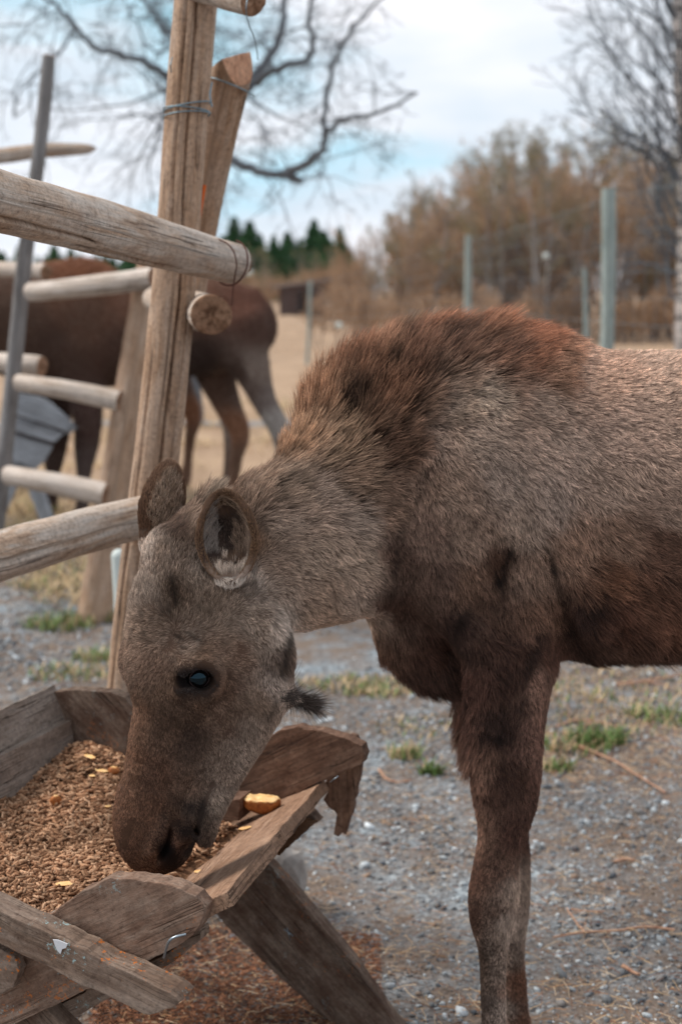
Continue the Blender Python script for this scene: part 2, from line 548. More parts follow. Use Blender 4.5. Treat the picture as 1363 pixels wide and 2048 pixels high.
def build_moose():
    pr = []
    # trunk
    pr.append(Chain([st(800, 1110, 2.46, 190, .085), st(850, 1065, 2.46, 265, .120), st(905, 1024, 2.46, 318, .150), st(970, 993, 2.46, 326, .165), st(1040, 990, 2.46, 322, .172),
                     st(1130, 1008, 2.46, 312, .185), st(1250, 1008, 2.46, 300, .205), st(1400, 1004, 2.46, 298, .215), st(1600, 990, 2.46, 290, .212),
                     st(1800, 960, 2.46, 262, .20), st(2000, 940, 2.46, 225, .19), st(2130, 950, 2.46, 165, .15)], n=3, k=.02))
    # neck
    pr.append(Chain([st(455, 1120, 2.24, 105, .070), st(540, 1118, 2.28, 148, .078), st(640, 1080, 2.34, 172, .088), st(730, 1026, 2.40, 206, .105),
                     st(820, 960, 2.45, 250, .125), st(900, 900, 2.46, 220, .12)], n=3, k=.05))
    # brisket
    pr.append(Chain([st(800, 1190, 2.46, 75, .07), st(825, 1270, 2.46, 68, .065), st(870, 1325, 2.46, 52, .05), st(930, 1330, 2.46, 50, .05)], k=.05))
    # shoulder blades and upper arms
    for s, Yc in ((-1, 2.36), (1, 2.56)):
        pr.append(Ell(P(960, 960, Yc), ((.45, 0, .9), (0, 1, 0), (.9, 0, -.45)), (.22, .075, .11), k=.05))
        pr.append(Chain([st(925, 1130, Yc - s * .0, 85, .07), st(985, 1230, Yc, 95, .07), st(1050, 1290, Yc, 70, .05)], k=.045))
    # forelegs
    Yn = 2.33
    pr.append(Chain([st(1025, 1250, Yn + .03, 95, .065), st(1018, 1340, Yn, 88, .058), st(1012, 1430, Yn, 77, .05), st(1012, 1520, Yn, 70, .046), st(1010, 1600, Yn, 62, .042),
                     st(1002, 1670, Yn, 47, .036), st(993, 1722, Yn, 44, .034), st(987, 1780, Yn, 50, .038), st(984, 1835, Yn, 46, .035), st(985, 1900, Yn, 29, .024), st(985, 1980, Yn, 25, .021),
                     st(988, 2080, Yn, 25, .021), st(990, 2170, Yn, 31, .025), st(978, 2235, Yn, 27, .024), st(966, 2290, Yn, 33, .028)], n=3, k=.03))
    Yf = 2.58
    pr.append(Chain([st(1000, 1240, Yf - .03, 85, .06), st(985, 1330, Yf, 78, .055), st(985, 1420, Yf, 68, .048), st(992, 1500, Yf, 58, .043), st(1003, 1600, Yf, 50, .04),
                     st(1012, 1680, Yf, 44, .035), st(1016, 1760, Yf, 44, .035), st(1020, 1830, Yf, 36, .032), st(1024, 1900, Yf, 25, .023), st(1031, 2000, Yf, 24, .021),
                     st(1036, 2080, Yf, 28, .025), st(1030, 2140, Yf, 26, .024), st(1022, 2180, Yf, 30, .028)], n=3, k=.03))
    # hind legs, tail
    for Yc, dx in ((2.35, 0), (2.57, 45)):
        pr.append(Chain([st(2030 + dx, 1010, Yc, 150, .09), st(2000 + dx, 1180, Yc, 130, .08), st(2010 + dx, 1330, Yc, 88, .06), st(2080 + dx, 1480, Yc, 58, .04), st(2140 + dx, 1610, Yc, 42, .03),
                         st(2135 + dx, 1700, Yc, 32, .026), st(2115 + dx, 1900, Yc, 28, .023), st(2100 + dx, 2080, Yc, 30, .025), st(2080 + dx, 2150, Yc, 27, .024),
                         st(2060 + dx, 2270 - dx * 2, Yc, 33, .028)], n=3, k=.05))
    pr.append(Chain([st(2180, 850, 2.46, 30, .02), st(2215, 900, 2.46, 24, .02), st(2222, 950, 2.46, 12, .01)], k=.03))
    # skull and muzzle: outline left, right, half width
    rows = [(1130, 300, 500, .066), (1190, 270, 535, .076), (1250, 258, 545, .080), (1310, 256, 572, .085), (1370, 268, 564, .078), (1430, 270, 532, .066), (1490, 260, 494, .058),
            (1550, 250, 450, .054), (1600, 241, 422, .054), (1645, 239, 402, .054), (1680, 242, 388, .050), (1700, 252, 370, .040), (1712, 272, 345, .028)]
    S = []
    for y, l, r, b in rows:
        Yh = 2.20 - .05 * (y - 1130) / 580
        m = mpp((l + r) / 2, y, Yh)
        h = (r - l) / 2 * m
        a = math.sqrt(max(h * h - (b * math.sin(TH)) ** 2, 1e-4)) / math.cos(TH)
        S.append((*P((l + r) / 2, y, Yh), a, b))
    pr.append(Chain(S, side=HN, n=3, k=.035))
    hp = lambda px, py, Y: P(px, py, Y)
    ax = (Vector(S[9][:3]) - Vector(S[2][:3])).normalized()       # down the nose
    # forehead crown between the ears
    pr.append(Chain([st(345, 1105, 2.20, 48, .05), st(405, 1085, 2.22, 45, .06), st(460, 1100, 2.25, 50, .06)], k=.04))
    # brow ridges (far one shows on the outline)
    pr.append(Ell(hp(272, 1318, 2.225), (ax, HF, HN), (.044, .028, .026), k=.035))
    pr.append(Chain([st(400, 1062, 2.27, 48, .05), st(450, 1035, 2.285, 52, .055), st(520, 1035, 2.30, 58, .06)], k=.04))
    pr.append(Chain([st(545, 1384, 2.165, 17, .013), st(580, 1396, 2.165, 11, .009), st(612, 1406, 2.165, 4, .004)], k=.012))
    # lower jaw and chin
    pr.append(Chain([st(540, 1380, 2.17, 44, .04), st(488, 1480, 2.15, 38, .036), st(442, 1560, 2.125, 34, .033), st(416, 1620, 2.115, 27, .032), st(404, 1664, 2.115, 24, .028)], side=HN, k=.02))
    # upper lip / nose pad hanging forward
    pr.append(Chain([st(285, 1600, 2.15, 44, .048), st(285, 1665, 2.142, 44, .048), st(304, 1705, 2.138, 22, .032)], side=HN, k=.025))
    pr.append(Chain([st(268, 1625, 2.15, 30, .034), st(268, 1660, 2.145, 29, .036), st(272, 1688, 2.14, 24, .032)], side=HN, k=.015))
    # cheek plate edge
    pr.append(Chain([st(528, 1250, 2.17, 42, .030), st(545, 1310, 2.15, 42, .034), st(530, 1375, 2.13, 38, .032)], side=HN, k=.03))
    base = list(pr)

    def hit(px, py, y0=1.8):
        o = np.array([0, 0, CAM_H]); d = np.array(P(px, py, 2.0)) - o; d /= d[1]
        t = y0
        for _ in range(60):
            s = field(base, (o + d * t)[None, :])[0]
            t += s * 0.7
            if abs(s) < 3e-4: break
        q = o + d * t
        e = 2e-3
        g = np.array([field(base, (q + np.eye(3)[k] * e)[None, :])[0] - field(base, (q - np.eye(3)[k] * e)[None, :])[0] for k in range(3)])
        return Vector(q), Vector(g).normalized()

    info = {}
    # near eye
    q, n = hit(398, 1356)
    info['eye'] = (q - n * .0088, n)
    pr.append(Ell(q + n * .000, (ax, n.cross(ax), n), (.040, .036, .016), k=.02))            # orbit bulge
    pr.append(Ell(q + n * .008, (Vector((1, 0, .35)), Vector((0, 0, 1)), n), (.0205, .0175, .020), k=.003, neg=True))
    pr.append(Ell(hit(366, 1358)[0] + n * .004, (Vector((1, 0, 0)), Vector((0, 0, 1)), n), (.014, .012, .010), k=.008, neg=True))
    qb, nb = hit(403, 1322)
    pr.append(Chain([(*(hit(366, 1346)[0] + n * .004), .004, .005), (*(hit(384, 1330)[0] + nb * .007), .0045, .006), (*(hit(404, 1324)[0] + nb * .009), .0045, .006), (*(hit(424, 1331)[0] + n * .008), .0045, .006), (*(hit(438, 1352)[0] + n * .004), .004, .005)], side=HN, k=.012))  # upper lid
    # far eye mirrored through the middle plane of the head
    mid = Vector(S[3][:3])
    def mirror(v): return v - HN * (2 * (v - mid).dot(HN))
    qe = mirror(q); ne = n - HN * (2 * n.dot(HN))
    info['eye2'] = (qe - ne * .0088, ne)
    pr.append(Ell(qe + ne * .008, (Vector((1, 0, .35)), Vector((0, 0, 1)), ne), (.0215, .0145, .016), k=.006, neg=True))
    # nostril
    q1, n1 = hit(341, 1658); q2, n2 = hit(337, 1690); q3, n3 = hit(322, 1718)
    pr.append(Chain([(*(q1 + n1 * .002), .0030, .010), (*(q2 + n2 * .001), .0048, .018), (*(q3 - n2 * .0), .0075, .020)], side=HN, n=3, k=.003, neg=True))
    q4, n4 = hit(300, 1650)
    pr.append(Chain([(*(hit(326, 1640)[0] - n4 * .000), .007, .010), (*(hit(318, 1668)[0] - n4 * .001), .011, .011), (*(hit(300, 1700)[0] - n4 * .002), .010, .010)], side=HN, k=.010))
    pr.append(Chain([(*(hit(348, 1652)[0] - n4 * .002), .004, .006), (*(hit(352, 1680)[0] - n4 * .001), .006, .008), (*(hit(346, 1704)[0] - n4 * .003), .006, .008)], side=HN, k=.006))
    # mouth slit
    mo = [hit(x, y) for x, y in ((426, 1566), (412, 1590), (403, 1620), (396, 1652), (388, 1684), (376, 1700))]
    pr.append(Chain([(*(a + b * .001), .0036, .010) for a, b in mo], side=HN, n=3, k=.009, neg=True))
    pr.append(Chain([(*(hit(412, 1556)[0] - HN * .001), .008, .009), (*(hit(394, 1590)[0] + HN * .001), .010, .010), (*(hit(380, 1630)[0] + HN * .002), .010, .011), (*(hit(365, 1672)[0] + HN * .001), .009, .011)], side=HN, k=.012))
    # hollows: temple, forehead dimples, elbow fold, armpit
    for px, py, r, dpt in ((348, 1190, .018, .005), (335, 1270, .014, .004), (385, 1480, .03, .006), (505, 1330, .03, .004)):
        a, b = hit(px, py)
        pr.append(Ell(a + b * (r * .6 - dpt), (ax, b.cross(ax), b), (r * 1.5, r, r * .6), k=.014, neg=True))
    a, b = hit(1012, 1125)
    pr.append(Chain([(*(hit(1020, 1095)[0] + b * .012), .013, .018), (*(hit(1002, 1150)[0] + b * .010), .015, .018), (*(hit(1000, 1200)[0] + b * .016), .012, .018)], k=.03, neg=True))
    pr.append(Chain([(*(hit(1105, 1130)[0] + Vector((0, -.012, 0))), .012, .018), (*(hit(1125, 1190)[0] + Vector((0, -.010, 0))), .014, .02), (*(hit(1130, 1260)[0] + Vector((0, -.008, 0))), .018, .02), (*(hit(1122, 1300)[0]), .015, .02)], k=.035, neg=True))
    a, b = hit(1010, 1240)
    pr.append(Chain([(*(hit(940, 1215)[0] + b * .016), .012, .018), (*(hit(990, 1255)[0] + b * .013), .012, .018), (*(hit(1040, 1290)[0] + b * .012), .012, .018)], k=.03, neg=True))
    # muscles on the forearm and side
    for px, py, r1, r2, dy in ((1050, 1420, .11, .022, .004), (975, 1450, .12, .018, .006), (1190, 1200, .06, .03, .012)):
        a, b = hit(px, py)
        pr.append(Ell(a + Vector((0, dy, 0)), (Vector((0, 0, 1)), Vector((1, 0, 0)), Vector((0, 1, 0))), (r1, r2, .016), k=.022))
    # ears
    e1 = P(453, 1074, 2.118); e1u = (P(447, 980, 2.12) - P(466, 1170, 2.11))
    pr.append(Cup(e1, e1u, Vector((-.12, -1, .15)), .0435, .069, .036, k=.005)); info['cups'] = [pr[-1]]
    pr.append(Chain([st(478, 1215, 2.19, 34, .03), st(474, 1175, 2.165, 32, .028), st(468, 1145, 2.15, 24, .018)], k=.02))
    e2 = P(323, 1010, 2.285); e2u = (P(338, 915, 2.29) - P(300, 1110, 2.28))
    pr.append(Cup(e2, e2u, Vector((-.45, 1, .05)), .034, .071, .028, k=.006)); info['cups'].append(pr[-1])
    pr.append(Chain([st(325, 1135, 2.25, 30, .03), st(315, 1095, 2.275, 26, .022)], k=.02))
    info['ear'] = e1
    # hooves come with their own parts
    info['ground'] = [(966, 2290, Yn), (1022, 2180, Yf), (2060, 2270, 2.35), (2105, 2180, 2.57)]

    xs = axis_grid([-.44, (-.20, .0028), (-.06, .0042), (.10, .006), (.46, .009), (1.45, .016)])
    ys = axis_grid([1.98, (2.14, .0032), (2.36, .0045), (2.75, .010)])
    zs = axis_grid([.0, (.44, .010), (.55, .006), (.70, .0028), (1.15, .0045), (1.50, .010)])
    D = grid_field(pr, xs, ys, zs)
    V, F = surface_nets(D, xs, ys, zs)
    V = smooth_verts(V, F, 2, .5)
    return V, F, vert_normals(V, F), info

# picture place, fur flow (right, down), length mm, lift, tip colour, root colour
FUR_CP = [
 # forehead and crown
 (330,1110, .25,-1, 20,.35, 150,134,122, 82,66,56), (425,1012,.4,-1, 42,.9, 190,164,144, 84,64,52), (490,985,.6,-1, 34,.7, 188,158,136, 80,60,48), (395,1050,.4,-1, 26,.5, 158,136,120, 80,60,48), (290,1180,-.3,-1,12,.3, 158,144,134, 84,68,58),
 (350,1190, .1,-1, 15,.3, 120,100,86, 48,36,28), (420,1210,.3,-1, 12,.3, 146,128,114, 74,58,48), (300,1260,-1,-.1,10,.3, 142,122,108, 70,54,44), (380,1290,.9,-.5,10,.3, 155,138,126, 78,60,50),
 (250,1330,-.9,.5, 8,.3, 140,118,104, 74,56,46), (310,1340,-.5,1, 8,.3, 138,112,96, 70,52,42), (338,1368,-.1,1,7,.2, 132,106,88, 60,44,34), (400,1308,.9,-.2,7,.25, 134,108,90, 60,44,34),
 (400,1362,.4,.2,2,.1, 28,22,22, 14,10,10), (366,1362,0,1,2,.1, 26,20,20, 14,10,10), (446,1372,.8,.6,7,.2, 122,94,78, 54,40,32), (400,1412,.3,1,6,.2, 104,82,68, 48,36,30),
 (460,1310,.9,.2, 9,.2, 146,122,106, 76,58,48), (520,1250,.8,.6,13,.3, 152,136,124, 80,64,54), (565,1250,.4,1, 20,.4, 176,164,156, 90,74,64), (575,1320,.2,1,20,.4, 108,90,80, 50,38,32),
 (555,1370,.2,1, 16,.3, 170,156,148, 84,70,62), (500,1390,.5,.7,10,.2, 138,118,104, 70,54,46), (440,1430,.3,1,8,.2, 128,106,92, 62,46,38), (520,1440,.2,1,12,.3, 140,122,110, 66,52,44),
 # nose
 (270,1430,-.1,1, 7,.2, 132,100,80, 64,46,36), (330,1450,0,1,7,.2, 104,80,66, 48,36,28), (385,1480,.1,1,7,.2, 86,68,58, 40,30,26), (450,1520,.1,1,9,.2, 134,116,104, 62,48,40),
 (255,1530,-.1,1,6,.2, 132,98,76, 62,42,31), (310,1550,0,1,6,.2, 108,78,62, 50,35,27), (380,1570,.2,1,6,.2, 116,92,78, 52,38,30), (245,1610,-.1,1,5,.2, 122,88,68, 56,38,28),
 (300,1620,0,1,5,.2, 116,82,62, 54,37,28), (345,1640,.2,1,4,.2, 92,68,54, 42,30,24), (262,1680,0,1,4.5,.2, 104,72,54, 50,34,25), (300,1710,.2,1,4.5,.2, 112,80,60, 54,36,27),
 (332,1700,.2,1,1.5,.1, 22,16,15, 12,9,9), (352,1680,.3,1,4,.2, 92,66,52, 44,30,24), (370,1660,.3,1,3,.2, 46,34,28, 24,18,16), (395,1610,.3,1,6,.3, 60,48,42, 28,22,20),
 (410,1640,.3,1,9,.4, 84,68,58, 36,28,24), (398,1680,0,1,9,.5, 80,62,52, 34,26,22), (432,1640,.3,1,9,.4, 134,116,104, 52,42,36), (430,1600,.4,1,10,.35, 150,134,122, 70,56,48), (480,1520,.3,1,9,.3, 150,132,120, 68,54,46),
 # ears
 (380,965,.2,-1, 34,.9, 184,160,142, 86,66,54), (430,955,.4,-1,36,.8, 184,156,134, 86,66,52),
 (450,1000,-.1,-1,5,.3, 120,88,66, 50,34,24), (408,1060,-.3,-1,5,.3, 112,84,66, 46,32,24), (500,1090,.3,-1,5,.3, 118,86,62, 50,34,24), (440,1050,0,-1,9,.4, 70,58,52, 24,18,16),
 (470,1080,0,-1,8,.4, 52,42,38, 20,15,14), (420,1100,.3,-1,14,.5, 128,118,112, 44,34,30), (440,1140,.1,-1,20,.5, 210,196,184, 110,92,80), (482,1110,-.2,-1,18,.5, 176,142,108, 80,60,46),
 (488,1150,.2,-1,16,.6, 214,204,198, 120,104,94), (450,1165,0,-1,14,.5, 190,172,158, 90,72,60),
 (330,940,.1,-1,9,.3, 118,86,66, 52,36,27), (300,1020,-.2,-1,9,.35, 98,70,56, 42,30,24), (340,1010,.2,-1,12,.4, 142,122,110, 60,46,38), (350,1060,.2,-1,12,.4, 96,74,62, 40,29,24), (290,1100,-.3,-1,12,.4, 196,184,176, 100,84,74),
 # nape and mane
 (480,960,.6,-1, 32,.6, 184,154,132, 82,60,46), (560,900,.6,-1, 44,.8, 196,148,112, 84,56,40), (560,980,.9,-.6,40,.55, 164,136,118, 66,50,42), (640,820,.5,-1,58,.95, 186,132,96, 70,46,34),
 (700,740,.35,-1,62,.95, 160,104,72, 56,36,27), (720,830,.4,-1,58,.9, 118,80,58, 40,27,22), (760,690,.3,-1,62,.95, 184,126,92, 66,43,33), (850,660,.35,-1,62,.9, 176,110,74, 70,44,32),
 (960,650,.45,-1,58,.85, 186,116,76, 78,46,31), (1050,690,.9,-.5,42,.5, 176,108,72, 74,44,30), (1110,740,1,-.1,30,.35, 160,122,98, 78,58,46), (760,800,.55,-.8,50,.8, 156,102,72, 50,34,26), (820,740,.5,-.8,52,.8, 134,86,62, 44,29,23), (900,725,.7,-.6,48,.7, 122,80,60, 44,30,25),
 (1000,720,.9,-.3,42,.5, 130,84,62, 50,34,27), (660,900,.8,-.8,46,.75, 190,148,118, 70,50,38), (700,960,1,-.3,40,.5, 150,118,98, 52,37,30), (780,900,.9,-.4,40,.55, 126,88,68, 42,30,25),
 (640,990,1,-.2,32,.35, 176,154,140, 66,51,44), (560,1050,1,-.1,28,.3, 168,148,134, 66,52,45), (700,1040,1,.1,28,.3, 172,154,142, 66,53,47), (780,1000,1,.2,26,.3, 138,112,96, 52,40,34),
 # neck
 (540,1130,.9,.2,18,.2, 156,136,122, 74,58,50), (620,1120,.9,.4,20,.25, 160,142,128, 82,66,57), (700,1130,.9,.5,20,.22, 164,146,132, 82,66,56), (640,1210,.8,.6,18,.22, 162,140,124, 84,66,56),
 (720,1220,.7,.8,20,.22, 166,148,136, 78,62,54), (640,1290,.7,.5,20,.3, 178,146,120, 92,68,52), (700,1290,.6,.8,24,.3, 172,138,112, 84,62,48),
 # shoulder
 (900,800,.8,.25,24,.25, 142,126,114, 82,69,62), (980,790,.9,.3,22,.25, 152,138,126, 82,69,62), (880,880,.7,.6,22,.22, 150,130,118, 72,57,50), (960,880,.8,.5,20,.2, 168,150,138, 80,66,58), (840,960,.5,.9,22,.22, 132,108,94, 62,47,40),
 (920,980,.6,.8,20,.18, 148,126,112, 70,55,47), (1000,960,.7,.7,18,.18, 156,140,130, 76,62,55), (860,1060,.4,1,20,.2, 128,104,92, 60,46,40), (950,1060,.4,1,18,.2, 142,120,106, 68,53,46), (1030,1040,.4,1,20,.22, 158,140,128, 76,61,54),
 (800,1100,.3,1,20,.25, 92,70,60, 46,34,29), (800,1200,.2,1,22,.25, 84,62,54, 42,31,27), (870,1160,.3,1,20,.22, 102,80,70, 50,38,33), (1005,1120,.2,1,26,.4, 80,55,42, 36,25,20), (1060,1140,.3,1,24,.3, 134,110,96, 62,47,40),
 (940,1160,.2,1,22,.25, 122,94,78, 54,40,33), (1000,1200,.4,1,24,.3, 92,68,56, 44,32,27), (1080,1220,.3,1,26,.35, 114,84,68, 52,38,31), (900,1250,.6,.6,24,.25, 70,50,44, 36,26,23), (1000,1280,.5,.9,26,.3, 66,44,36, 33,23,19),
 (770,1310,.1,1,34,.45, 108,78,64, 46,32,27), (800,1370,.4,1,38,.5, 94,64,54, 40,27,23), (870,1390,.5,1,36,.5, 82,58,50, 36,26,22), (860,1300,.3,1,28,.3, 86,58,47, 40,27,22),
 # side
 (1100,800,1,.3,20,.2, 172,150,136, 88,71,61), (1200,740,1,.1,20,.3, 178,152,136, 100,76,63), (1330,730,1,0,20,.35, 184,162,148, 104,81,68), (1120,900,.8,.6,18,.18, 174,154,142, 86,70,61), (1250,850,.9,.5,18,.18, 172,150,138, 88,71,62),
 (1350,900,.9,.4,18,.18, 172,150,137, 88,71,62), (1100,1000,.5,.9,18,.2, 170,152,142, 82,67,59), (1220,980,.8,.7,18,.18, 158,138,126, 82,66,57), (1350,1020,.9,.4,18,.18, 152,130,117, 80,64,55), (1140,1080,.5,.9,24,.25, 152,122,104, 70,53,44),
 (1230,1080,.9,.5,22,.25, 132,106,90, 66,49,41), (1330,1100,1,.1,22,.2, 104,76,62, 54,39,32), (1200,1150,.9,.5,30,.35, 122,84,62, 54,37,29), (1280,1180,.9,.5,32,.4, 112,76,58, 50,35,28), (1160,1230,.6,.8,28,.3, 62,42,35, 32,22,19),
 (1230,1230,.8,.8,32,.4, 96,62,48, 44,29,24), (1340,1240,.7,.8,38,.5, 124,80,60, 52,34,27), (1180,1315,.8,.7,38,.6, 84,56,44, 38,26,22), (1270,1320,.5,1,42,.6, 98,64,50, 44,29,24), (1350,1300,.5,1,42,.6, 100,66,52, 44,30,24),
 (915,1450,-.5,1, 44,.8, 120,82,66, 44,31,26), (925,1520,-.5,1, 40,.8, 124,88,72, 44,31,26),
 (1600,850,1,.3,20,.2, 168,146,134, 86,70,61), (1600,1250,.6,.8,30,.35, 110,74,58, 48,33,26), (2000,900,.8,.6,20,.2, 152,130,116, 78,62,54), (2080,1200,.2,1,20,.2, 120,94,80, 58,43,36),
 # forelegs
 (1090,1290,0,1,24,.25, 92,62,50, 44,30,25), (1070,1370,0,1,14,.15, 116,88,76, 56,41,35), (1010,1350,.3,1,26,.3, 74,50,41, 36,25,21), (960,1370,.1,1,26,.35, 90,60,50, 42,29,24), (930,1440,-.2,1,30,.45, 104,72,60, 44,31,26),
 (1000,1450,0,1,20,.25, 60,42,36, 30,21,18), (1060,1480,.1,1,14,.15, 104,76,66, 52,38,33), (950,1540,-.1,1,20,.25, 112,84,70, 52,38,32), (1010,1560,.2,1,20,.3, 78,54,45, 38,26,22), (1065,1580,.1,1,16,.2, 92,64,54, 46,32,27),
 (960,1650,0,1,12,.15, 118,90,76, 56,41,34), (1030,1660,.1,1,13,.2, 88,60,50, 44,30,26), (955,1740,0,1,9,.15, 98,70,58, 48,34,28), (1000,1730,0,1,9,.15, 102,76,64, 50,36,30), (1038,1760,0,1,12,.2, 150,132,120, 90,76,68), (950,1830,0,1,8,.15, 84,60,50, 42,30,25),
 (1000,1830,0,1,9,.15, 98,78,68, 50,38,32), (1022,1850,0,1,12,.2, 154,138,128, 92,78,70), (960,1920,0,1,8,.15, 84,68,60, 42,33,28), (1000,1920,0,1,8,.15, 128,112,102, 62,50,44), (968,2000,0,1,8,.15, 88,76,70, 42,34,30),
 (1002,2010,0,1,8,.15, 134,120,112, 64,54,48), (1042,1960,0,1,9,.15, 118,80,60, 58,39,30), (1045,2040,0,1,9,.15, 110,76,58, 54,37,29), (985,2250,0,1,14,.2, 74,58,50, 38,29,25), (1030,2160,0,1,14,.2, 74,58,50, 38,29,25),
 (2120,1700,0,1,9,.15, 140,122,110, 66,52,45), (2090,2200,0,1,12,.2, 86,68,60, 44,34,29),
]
FUR_GAIN = 1.68

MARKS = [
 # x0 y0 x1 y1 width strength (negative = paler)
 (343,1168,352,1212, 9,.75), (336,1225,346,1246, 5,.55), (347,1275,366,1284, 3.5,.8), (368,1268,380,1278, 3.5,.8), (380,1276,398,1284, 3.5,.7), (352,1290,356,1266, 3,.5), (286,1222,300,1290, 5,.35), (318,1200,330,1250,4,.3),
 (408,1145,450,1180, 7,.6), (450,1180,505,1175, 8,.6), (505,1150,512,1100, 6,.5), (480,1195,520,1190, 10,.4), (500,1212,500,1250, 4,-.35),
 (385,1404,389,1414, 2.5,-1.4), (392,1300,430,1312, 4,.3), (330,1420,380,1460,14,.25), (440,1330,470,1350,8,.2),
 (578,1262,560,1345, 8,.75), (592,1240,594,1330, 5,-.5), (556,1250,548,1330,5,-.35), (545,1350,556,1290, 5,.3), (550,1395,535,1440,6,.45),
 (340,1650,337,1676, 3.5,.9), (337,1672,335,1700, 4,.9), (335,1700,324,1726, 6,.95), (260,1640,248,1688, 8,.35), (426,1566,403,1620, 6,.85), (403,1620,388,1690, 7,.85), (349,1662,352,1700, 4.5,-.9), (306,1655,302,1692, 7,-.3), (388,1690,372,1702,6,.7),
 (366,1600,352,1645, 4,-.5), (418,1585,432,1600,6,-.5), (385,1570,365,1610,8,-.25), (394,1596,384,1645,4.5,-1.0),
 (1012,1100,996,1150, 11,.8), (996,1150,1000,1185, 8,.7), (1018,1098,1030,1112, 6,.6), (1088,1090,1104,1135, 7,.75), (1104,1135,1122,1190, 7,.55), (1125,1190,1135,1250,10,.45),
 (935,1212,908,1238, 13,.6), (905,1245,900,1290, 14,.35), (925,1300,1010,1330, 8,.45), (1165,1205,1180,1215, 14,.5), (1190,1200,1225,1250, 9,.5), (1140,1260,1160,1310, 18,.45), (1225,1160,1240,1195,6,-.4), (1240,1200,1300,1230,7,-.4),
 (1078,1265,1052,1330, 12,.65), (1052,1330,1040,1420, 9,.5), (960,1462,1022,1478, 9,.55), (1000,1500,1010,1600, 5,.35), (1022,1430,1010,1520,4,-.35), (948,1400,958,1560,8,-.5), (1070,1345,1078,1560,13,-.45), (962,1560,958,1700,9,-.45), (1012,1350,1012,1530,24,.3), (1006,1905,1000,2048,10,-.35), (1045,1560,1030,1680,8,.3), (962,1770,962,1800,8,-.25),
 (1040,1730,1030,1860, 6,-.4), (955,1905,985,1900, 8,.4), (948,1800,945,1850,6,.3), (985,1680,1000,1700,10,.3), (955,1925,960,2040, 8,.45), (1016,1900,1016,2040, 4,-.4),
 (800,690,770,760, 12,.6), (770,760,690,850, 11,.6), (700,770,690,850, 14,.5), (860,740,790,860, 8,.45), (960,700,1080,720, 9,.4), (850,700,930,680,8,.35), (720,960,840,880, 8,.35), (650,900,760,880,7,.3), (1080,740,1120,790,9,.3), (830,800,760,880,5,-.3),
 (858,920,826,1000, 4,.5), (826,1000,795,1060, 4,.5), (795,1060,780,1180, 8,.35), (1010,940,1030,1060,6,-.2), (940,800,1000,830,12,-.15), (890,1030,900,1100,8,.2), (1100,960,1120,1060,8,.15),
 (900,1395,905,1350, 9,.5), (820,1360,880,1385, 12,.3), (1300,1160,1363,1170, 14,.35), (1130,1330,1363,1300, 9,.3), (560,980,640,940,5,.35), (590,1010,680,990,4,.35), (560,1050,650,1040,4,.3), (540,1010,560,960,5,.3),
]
def desat(c, f):
    l = (c * np.array([.3, .55, .15])).sum(axis=1)[:, None]
    return c + (l - c) * f

